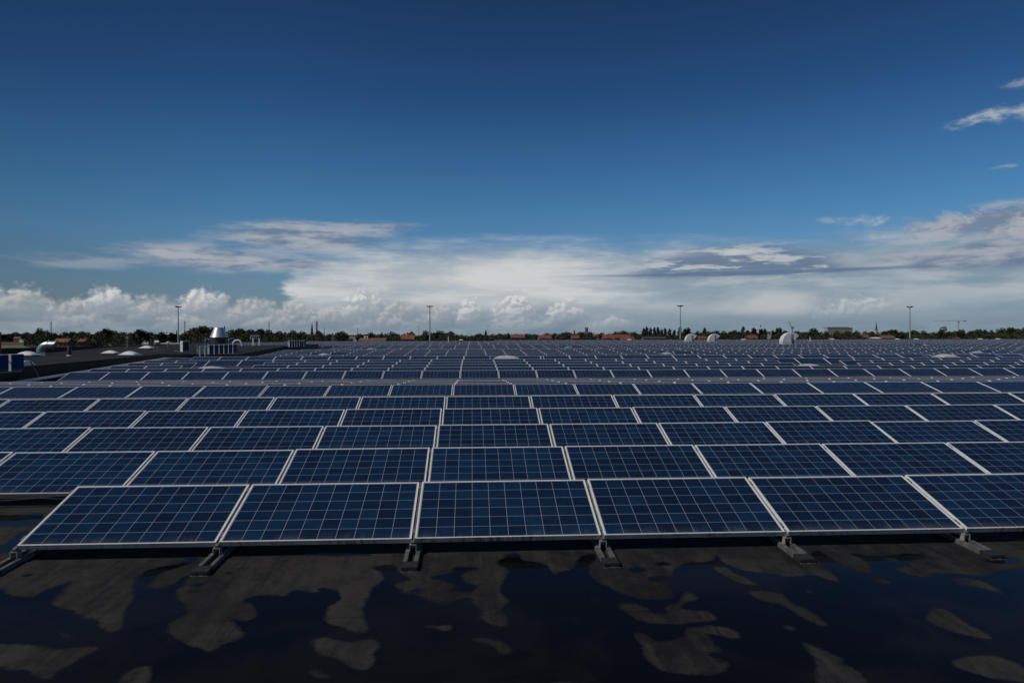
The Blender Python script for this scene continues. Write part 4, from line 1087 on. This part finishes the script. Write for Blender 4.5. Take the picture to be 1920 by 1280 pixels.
HOUSES = ((25, 36, 631, 637.6, 1220, RD, M['brick'], 'dark red brick farmhouse beside a small white house at far left', .5), (36, 44, 633.4, 638, 1210, M['render_wall'], M['white_paint'], 'small white house by the field at the far left', .25, True, 2, False),
           (100, 126, 634.5, 645, 420, RD, M['brick'], 'brown barn just right of the silver duct mouth', .6), (145, 157, 635, 643, 400, RT, M['brick'], 'small house with orange roof in trees right of the short pipe', .6),
           (266, 283, 633, 638, 700, M['render_wall'], M['white_paint'], 'low white house behind the farthest raised-roof dome', .3, False, 3, False),
           (622, 632, 627, 632, 800, RD, M['render_wall'], 'small pale pink house right of the brick chimney', .35), (651, 668, 625, 632, 820, M['render_wall'], M['white_paint'], 'long white house left of the flat orange roof', .35, False, 5, False),
           (673, 722, 633.5, 640, 330, RD, M['brick'], 'long low orange-brown roof at the far edge, left of the red roof', .75, False, 4, False), (752, 776, 627, 638, 380, RT, M['brick'], 'steep bright red roofed house left of the second lamp mast', .75),
           (958, 984, 627.5, 636, 520, RT, M['brick'], 'red roofed house, first of the row right of centre', .6), (1010, 1034, 628, 637, 520, RT, M['render_wall'], 'red roofed house with pale walls, second right of centre', .6),
           (1042, 1056, 627, 635, 560, RT, M['brick'], 'small red roofed house left of the stone church tower', .6, True), (1072, 1086, 628.5, 637, 500, RT, M['brick'], 'small orange roofed house just below the stone church tower', .6),
           (1113, 1126, 626.5, 632, 700, RT, M['render_wall'], 'small red roofed house right of the stone church tower', .6), (1131, 1150, 627, 637, 480, RT, M['brick'], 'orange roofed house left of the biggest red roofs', .7),
           (1153, 1184, 627, 634.5, 500, RT, M['brick'], 'biggest red roofed house with dark dormers, upper of the pair', .8, False, 5), (1166, 1190, 631.5, 638.5, 440, RT, M['render_wall'], 'orange roofed house in front of the biggest red roof', .7),
           (1208, 1250, 631, 639, 380, SLt, M['stone'], 'long low dark flat-topped building below the poplar row', .35, False, 6, False), (1312, 1325, 630, 637, 480, RT, M['brick'], 'small red roofed house between two small white hoods', .6),
           (1401, 1421, 628, 637, 520, RT, M['brick'], 'red roofed house left of the largest white hood', .7), (1440, 1447, 621, 630, 900, SLt, M['render_wall'], 'narrow pale house with dark roof above the trees beside largest hood', .4, True, 1, False),
           (1617, 1631, 627, 634, 600, RT, M['render_wall'], 'bright red roofed house left of the church spire', .7), (1637, 1652, 632, 636.5, 420, M['white_sheet'], M['white_paint'], 'low pale blue-white shed below the church spire', .4, False, 3, False),
           (1655, 1679, 628.5, 637, 480, RD, M['brick'], 'brown-orange roofed house right of the church spire', .6), (1789, 1802, 632, 638, 420, RD, M['brick'], 'low brown house under the tower crane', .5),
           (1557, 1566, 633, 638, 400, RD, M['brick'], 'tiny brown hut below the apartment block', .5, False, 2, False), (1682, 1692, 622, 626, 900, M['render_wall'], M['render_wall'], 'tiny pale block on the treeline left of the rightmost mast', .3, False, 2, False),
           (310, 319, 625, 629, 1000, M['white_sheet'], M['white_paint'], 'tiny white building in the trees left of the leftmost lamp mast', .3, False, 2, False))
for h_ in HOUSES: house(*h_)

# white silo and vents between trees
Y = 1200; X = xat(1112.5, Y); t = thing('water_tower', 'tiny white round tank right of the stone church tower', 'tank', (X, Y, GZ)); H = zat(1112, 621, Y)-GZ
q = MB(); q.lathe([(1.0, 0), (1.0, H-3.6)], 12); q.build('shaft', M['render_wall'], t)
q = MB(); q.lathe([(1.2, H-3.59), (1.9, H-2.6), (1.9, H-1), (.4, H)], 16); q.build('tank', M['white_paint'], t)
for (px, pt, lab) in ((684.5, 629.5, 'left of two tiny white chimneys on the flat orange roof'), (689, 629.7, 'right of two tiny white chimneys on the flat orange roof')):
    Y = 334; X = xat(px, Y); z0 = zat(px, 633, Y)-1.2; H = zat(px, pt, Y)-z0
    t = thing('roof_vent', lab, 'vent', (X, Y, z0)); q = MB(); q.lathe([(.3, 0), (.3, H-.5)], 10); q.build('pipe', M['white_paint'], t)
    q = MB(); q.lathe([(.42, H-.49), (.42, H-.1), (.2, H)], 10); q.build('cap', M['white_paint'], t)

# ------------------------------------------------------------------ trees
def leaf_cloud(q, c, rad, n, size, rnd):
    """leaf-clump faces spread through an uneven blob"""
    for _ in range(n):
        while True:
            p = Vector((rnd.uniform(-1, 1), rnd.uniform(-1, 1), rnd.uniform(-1, 1)))
            if .30 < p.length < 1: break
        p = Vector((p.x*rad[0], p.y*rad[1], p.z*rad[2])) + c
        a = Vector((rnd.gauss(0, 1), rnd.gauss(0, 1), rnd.gauss(0, 1))).normalized()
        b = a.cross(Vector((rnd.gauss(0, 1), rnd.gauss(0, 1), rnd.gauss(0, 1)))).normalized(); s_ = size*rnd.uniform(.6, 1.35)
        q.quad([p+a*s_, p+b*s_*.8, p-a*s_*.9, p-b*s_*.7])
def tree_meshes(kind, seed):
    """unit tree: 10 m tall; returns trunk mesh, crown mesh"""
    rnd = random.Random(seed); q = MB()
    if kind == 'round':
        for i in range(15):
            a = rnd.uniform(0, 6.28); rr = rnd.uniform(0, 2.9); z = rnd.uniform(3.6, 7.6)
            f = 1-abs(z-5.4)/6.5
            leaf_cloud(q, Vector((rr*math.cos(a)*f, rr*math.sin(a)*f, z)), (rnd.uniform(1.2, 2.0), rnd.uniform(1.2, 2.0), rnd.uniform(1.0, 1.7)), 105, .34, rnd)
        leaf_cloud(q, Vector((rnd.uniform(-.6, .6), 0, 8.3)), (1.5, 1.5, 1.5), 110, .33, rnd); tk, th = .28, 5.5
    elif kind == 'wide':
        for i in range(18):
            a = rnd.uniform(0, 6.28); rr = rnd.uniform(0, 4.6); z = rnd.uniform(3.0, 8.0)-rr*.35
            leaf_cloud(q, Vector((rr*math.cos(a), rr*math.sin(a)*.8, z)), (rnd.uniform(1.3, 2.2), rnd.uniform(1.3, 2.2), rnd.uniform(1.0, 1.6)), 105, .36, rnd)
        leaf_cloud(q, Vector((rnd.uniform(-1, 1), 0, 8.4)), (1.7, 1.7, 1.4), 120, .34, rnd); tk, th = .4, 5
    elif kind == 'poplar':
        for i in range(13):
            z = 1.6+i*.64; f = .35+.9*math.sin(min(1, (10.2-z)/7.6)*1.5)*.8
            leaf_cloud(q, Vector((rnd.uniform(-.25, .25), rnd.uniform(-.25, .25), z)), (f*.95, f*.95, .95), 62, .26, rnd)
        tk, th = .2, 7
    elif kind == 'conifer':
        for i in range(13):
            z = 1.2+i*.68; f = (10.1-z)/9*2.3
            leaf_cloud(q, Vector((0, 0, z)), (f, f, .6), 70, .25, rnd)
        tk, th = .2, 8
    else:
        for i in range(12):
            a = rnd.uniform(0, 6.28); rr = rnd.uniform(0, 4.5)
            leaf_cloud(q, Vector((rr*math.cos(a), rr*math.sin(a), rnd.uniform(2, 6.5))), (2.2, 2.2, 1.8), 105, .42, rnd)
        tk, th = .25, 3
    cr = q.mesh(kind+'_crown', [M['leaf_mid']])
    b = MB(); b.tube([(0, 0, 0), (.08, .05, th*.4), (0, 0, th)], [tk, tk*.75, tk*.35], 7)
    for i in range(4):
        a = i*1.6+rnd.random(); z = th*(.5+.1*i); b.tube([(0, 0, z), (math.cos(a)*1.3, math.sin(a)*1.3, z+1.5)], [tk*.35, tk*.12], 5)
    return b.mesh(kind+'_trunk', [M['bark']]), cr
TYPES = {}
for kd in ('round', 'wide', 'poplar', 'conifer', 'bush'):
    for tone in ('dark', 'mid', 'pale'):
        for v in range(2):
            if kd in ('poplar', 'conifer') and tone == 'pale': continue
            a, b = tree_meshes(kd, hash_ if False else sum(map(ord, kd+tone))+v*31)
            b.materials[0] = M['leaf_'+tone]; TYPES[kd, tone, v] = (a, b)
WID = {'round': 6.6, 'wide': 11.5, 'poplar': 2.5, 'conifer': 4.2, 'bush': 11.0}
LAND = [(0, 'the left picture edge'), (82, 'the curved silver duct'), (334, 'the leftmost lamp mast'), (410, 'the silver cone'), (594, 'the brick chimney'), (764, 'the steep red roof'), (806, 'the second lamp mast'),
        (1100, 'the stone church tower'), (1170, 'the biggest red roof'), (1275, 'the third lamp mast'), (1341, 'the middle white hood'), (1485, 'the largest white hood'), (1575, 'the apartment block'), (1644, 'the church spire'),
        (1706, 'the rightmost lamp mast'), (1797, 'the tower crane'), (1920, 'the right picture edge')]
T = [  # photo x, top y, width, kind, tone, distance
 (5,626,16,'round','dark',1300),(18,625,16,'round','dark',1320),(29,622,16,'round','dark',1350),(41,626,12,'round','dark',1320),(50,622.5,13,'round','mid',900),(60,625,20,'wide','dark',520),(74,614.5,16,'round','dark',560),(88,618.5,12,'round','dark',600),
 (100,623,20,'round','dark',540),(113,629,14,'round','pale',430),(124,622,22,'wide','dark',560),(138,621.5,18,'round','dark',560),(151,621,20,'round','mid',560),(163,622,20,'round','dark',500),(178,629,22,'round','mid',420),(186,621,20,'round','dark',560),
 (200,615.5,24,'round','dark',540),(214,619.5,22,'round','dark',560),(228,622,20,'round','dark',560),(245,623.5,22,'wide','dark',580),(263,617,24,'round','dark',560),(281,622.5,20,'round','dark',600),(303,621.5,16,'round','dark',560),(322,623,14,'round','dark',600),(331,619.5,7,'conifer','dark',620),
 (345,625,18,'round','mid',560),(362,617.5,26,'round','mid',520),(378,610.5,30,'round','dark',540),(395,613,22,'round','dark',560),(421,612.5,10,'conifer','dark',560),(432,618,22,'round','mid',520),(450,615.5,26,'round','dark',540),(470,617,26,'round','dark',540),(488,616.5,24,'round','dark',560),(506,618,24,'round','mid',560),
 (524,620,20,'round','dark',560),(549,618.5,18,'round','dark',560),(566,620.5,16,'round','dark',580),(585,608,9,'conifer','dark',620),(597,619,14,'round','pale',560),(612,624,16,'bush','mid',520),(641,620.5,22,'round','dark',540),(658,628,14,'bush','mid',420),(674,625,14,'round','dark',620),(695,622.5,18,'round','dark',600),
 (716,623,13,'conifer','dark',560),(735,621.5,24,'wide','dark',520),(748,626,16,'round','mid',480),(772,621.5,12,'round','dark',640),(786,628,22,'round','pale',420),(797,619.5,26,'wide','dark',560),(825,619.5,26,'round','dark',560),(843,621,20,'round','mid',520),(862,626,22,'bush','pale',440),(880,628,22,'bush','mid',440),
 (911,619.5,13,'conifer','dark',560),(898,625,20,'round','mid',520),(922,626,20,'round','mid',500),(938,625,18,'round','dark',600),(953,623.5,9,'round','dark',620),(990,625,20,'round','dark',640),(1003,626,14,'round','mid',560),(1025,624.5,18,'round','dark',680),(1040,624,14,'round','dark',700),(1064,622,20,'round','mid',640),
 (1077,618.5,8,'conifer','dark',700),(1089,622.5,22,'round','mid',640),(1104,627,22,'round','mid',520),(1128,623.5,12,'round','dark',700),(1140,625,10,'round','dark',640),(1157,621,20,'round','dark',640),(1170,620,20,'round','dark',660),(1188,621.5,18,'round','dark',640),(1200,626,14,'round','mid',560),
 (1207,613.5,7,'poplar','dark',620),(1213,614,7,'poplar','dark',620),(1220,614.5,7,'poplar','dark',620),(1227,616.5,7,'poplar','dark',620),(1234,616.5,7,'poplar','dark',620),(1241,617.5,7,'poplar','dark',620),(1248,617,7,'poplar','dark',620),(1256,616,7,'poplar','dark',620),(1264,618.5,7,'poplar','dark',620),(1274,616,8,'poplar','dark',620),
 (1284,616.5,9,'poplar','dark',620),(1292,617.5,9,'poplar','dark',620),(1240,626,40,'wide','pale',440),(1308,620,12,'round','dark',620),(1321,613.8,8,'poplar','dark',600),(1328,621,16,'round','mid',560),(1343,619.8,20,'round','mid',600),(1358,620.5,18,'round','mid',600),(1376,618.5,18,'round','dark',520),(1386,620,8,'poplar','dark',640),(1393,615,7,'poplar','dark',640),
 (1401,617,9,'poplar','dark',620),(1415,618,12,'poplar','dark',600),(1427,616.5,11,'poplar','dark',600),(1434,617,8,'poplar','dark',600),(1450,617.5,7,'poplar','dark',620),(1457,617.5,9,'poplar','dark',640),(1464,617.5,8,'poplar','dark',640),(1473,619.5,14,'round','dark',620),(1496,620.5,18,'round','dark',620),(1510,622,16,'round','dark',600),
 (1525,615,24,'round','dark',520),(1549,620.6,24,'wide','pale',470),(1570,620.6,22,'round','mid',480),(1590,620.6,20,'round','mid',480),(1609,620.6,20,'bush','mid',440),(1606,618.5,10,'round','dark',700),(1622,620.5,12,'round','dark',700),(1634,621,12,'round','dark',720),(1658,621,20,'round','dark',640),(1672,617.8,26,'round','dark',640),(1690,621,18,'round','dark',640),
 (1714,619,20,'round','mid',560),(1732,619.5,26,'wide','pale',520),(1750,622.5,14,'round','mid',560),(1768,612.5,32,'wide','dark',420),(1801,617.5,20,'round','dark',440),(1820,621,14,'round','dark',480),(1833,617,22,'round','dark',500),(1847,617.5,10,'round','dark',560),(1859,618,10,'round','dark',560),(1872,617,20,'wide','pale',520),
 (1880,614.5,18,'round','dark',640),(1897,613.5,22,'round','dark',620),(1912,616.5,30,'wide','pale',480),(1925,613,22,'round','dark',600)]
T.sort(key=lambda a: a[0])
KN = {'round': 'round', 'wide': 'broad', 'poplar': 'slim poplar-like', 'conifer': 'pointed conifer', 'bush': 'low bushy'}
TN = {'dark': 'dark green', 'mid': 'mid green', 'pale': 'pale olive'}
cnts = {}
protoT = {}
rnd = random.Random(5)
for (px, pt, pw, kd, tone, Y) in T:
    li = max(i for i, l in enumerate(LAND) if l[0] <= max(px, 0))
    key = (li, kd, tone); cnts[key] = cnts.get(key, 0)+1
    lab = f'{TN[tone]} {KN[kd]} tree, {ordi(cnts[key])} such to the right of {LAND[li][1]}'
    if px < 0: continue
    v = rnd.randint(0, 1); a, b = TYPES[kd, tone, v]
    X = xat(px, Y); H = zat(px, pt, Y)-GZ; sz = H/10.0*(rnd.uniform(.93, 1.1) if kd == 'poplar' else 1.04)
    sxy = (pw*Y/FPX)/WID[kd]*(1.75 if kd == 'poplar' else 1.2 if kd == 'conifer' else 1.4)
    t = thing({'poplar': 'poplar_tree', 'conifer': 'conifer_tree', 'bush': 'bushy_tree'}.get(kd, 'broadleaf_tree'), lab, 'tree', (X, Y, GZ), rnd.uniform(0, 6.28), 'trees on the treeline')
    t.scale = (sxy, sxy, sz)
    link('trunk', a, t); link('crown', b, t)
# undergrowth and woodland mass behind and below the single trees
q = MB(); prof = sorted((a[0], a[1]) for a in T if a[3] not in ('poplar', 'conifer'))
rnd = random.Random(11)
for i in range(1500):
    px = rnd.uniform(-30, 1950)
    if px < 55: Y = rnd.uniform(1330, 1600)
    else: Y = rnd.uniform(380, 780)
    if 292 < px < 352 and Y < 900: Y = rnd.uniform(800, 1000)
    for hs in HOUSES:
        if hs[0]-6 < px < hs[1]+6: Y = max(Y, hs[4]+rnd.uniform(20, 160))
    ty = min(prof, key=lambda a: abs(a[0]-px))[1]
    pt = rnd.uniform(max(ty+1.0, 619.5), 629 if px > 55 else 633)
    X = xat(px, Y); H = zat(px, pt, Y)-GZ; w = rnd.uniform(6, 11)*Y/FPX
    leaf_cloud(q, Vector((X, Y, GZ+H*.52)), (w, w, H*.48), 70, w*.20, rnd)
for hs in HOUSES:                                # garden hedges and bushes before the houses
    if hs[4] > 850 or hs[0] in (673, 36, 1637): continue
    for i in range(max(2, int((hs[1]-hs[0])/6))):
        px = rnd.uniform(hs[0]-3, hs[1]+3); Y = hs[4]-rnd.uniform(8, 22); X = xat(px, Y)
        H = zat(px, rnd.uniform(hs[2]+2.6, hs[3]-.5), Y)-GZ; w = rnd.uniform(2.2, 4.2)*Y/FPX
        leaf_cloud(q, Vector((X, Y, GZ+H*.5)), (w, w, H*.5), 60, w*.25, rnd)
tag(q.build('woodland', [M['leaf_dark']]), 'dark mass of distant woods and hedges along the horizon', 'woods', kind='stuff')
print('things', len(S.objects), 'single panels', len(single), 'far', len(far))
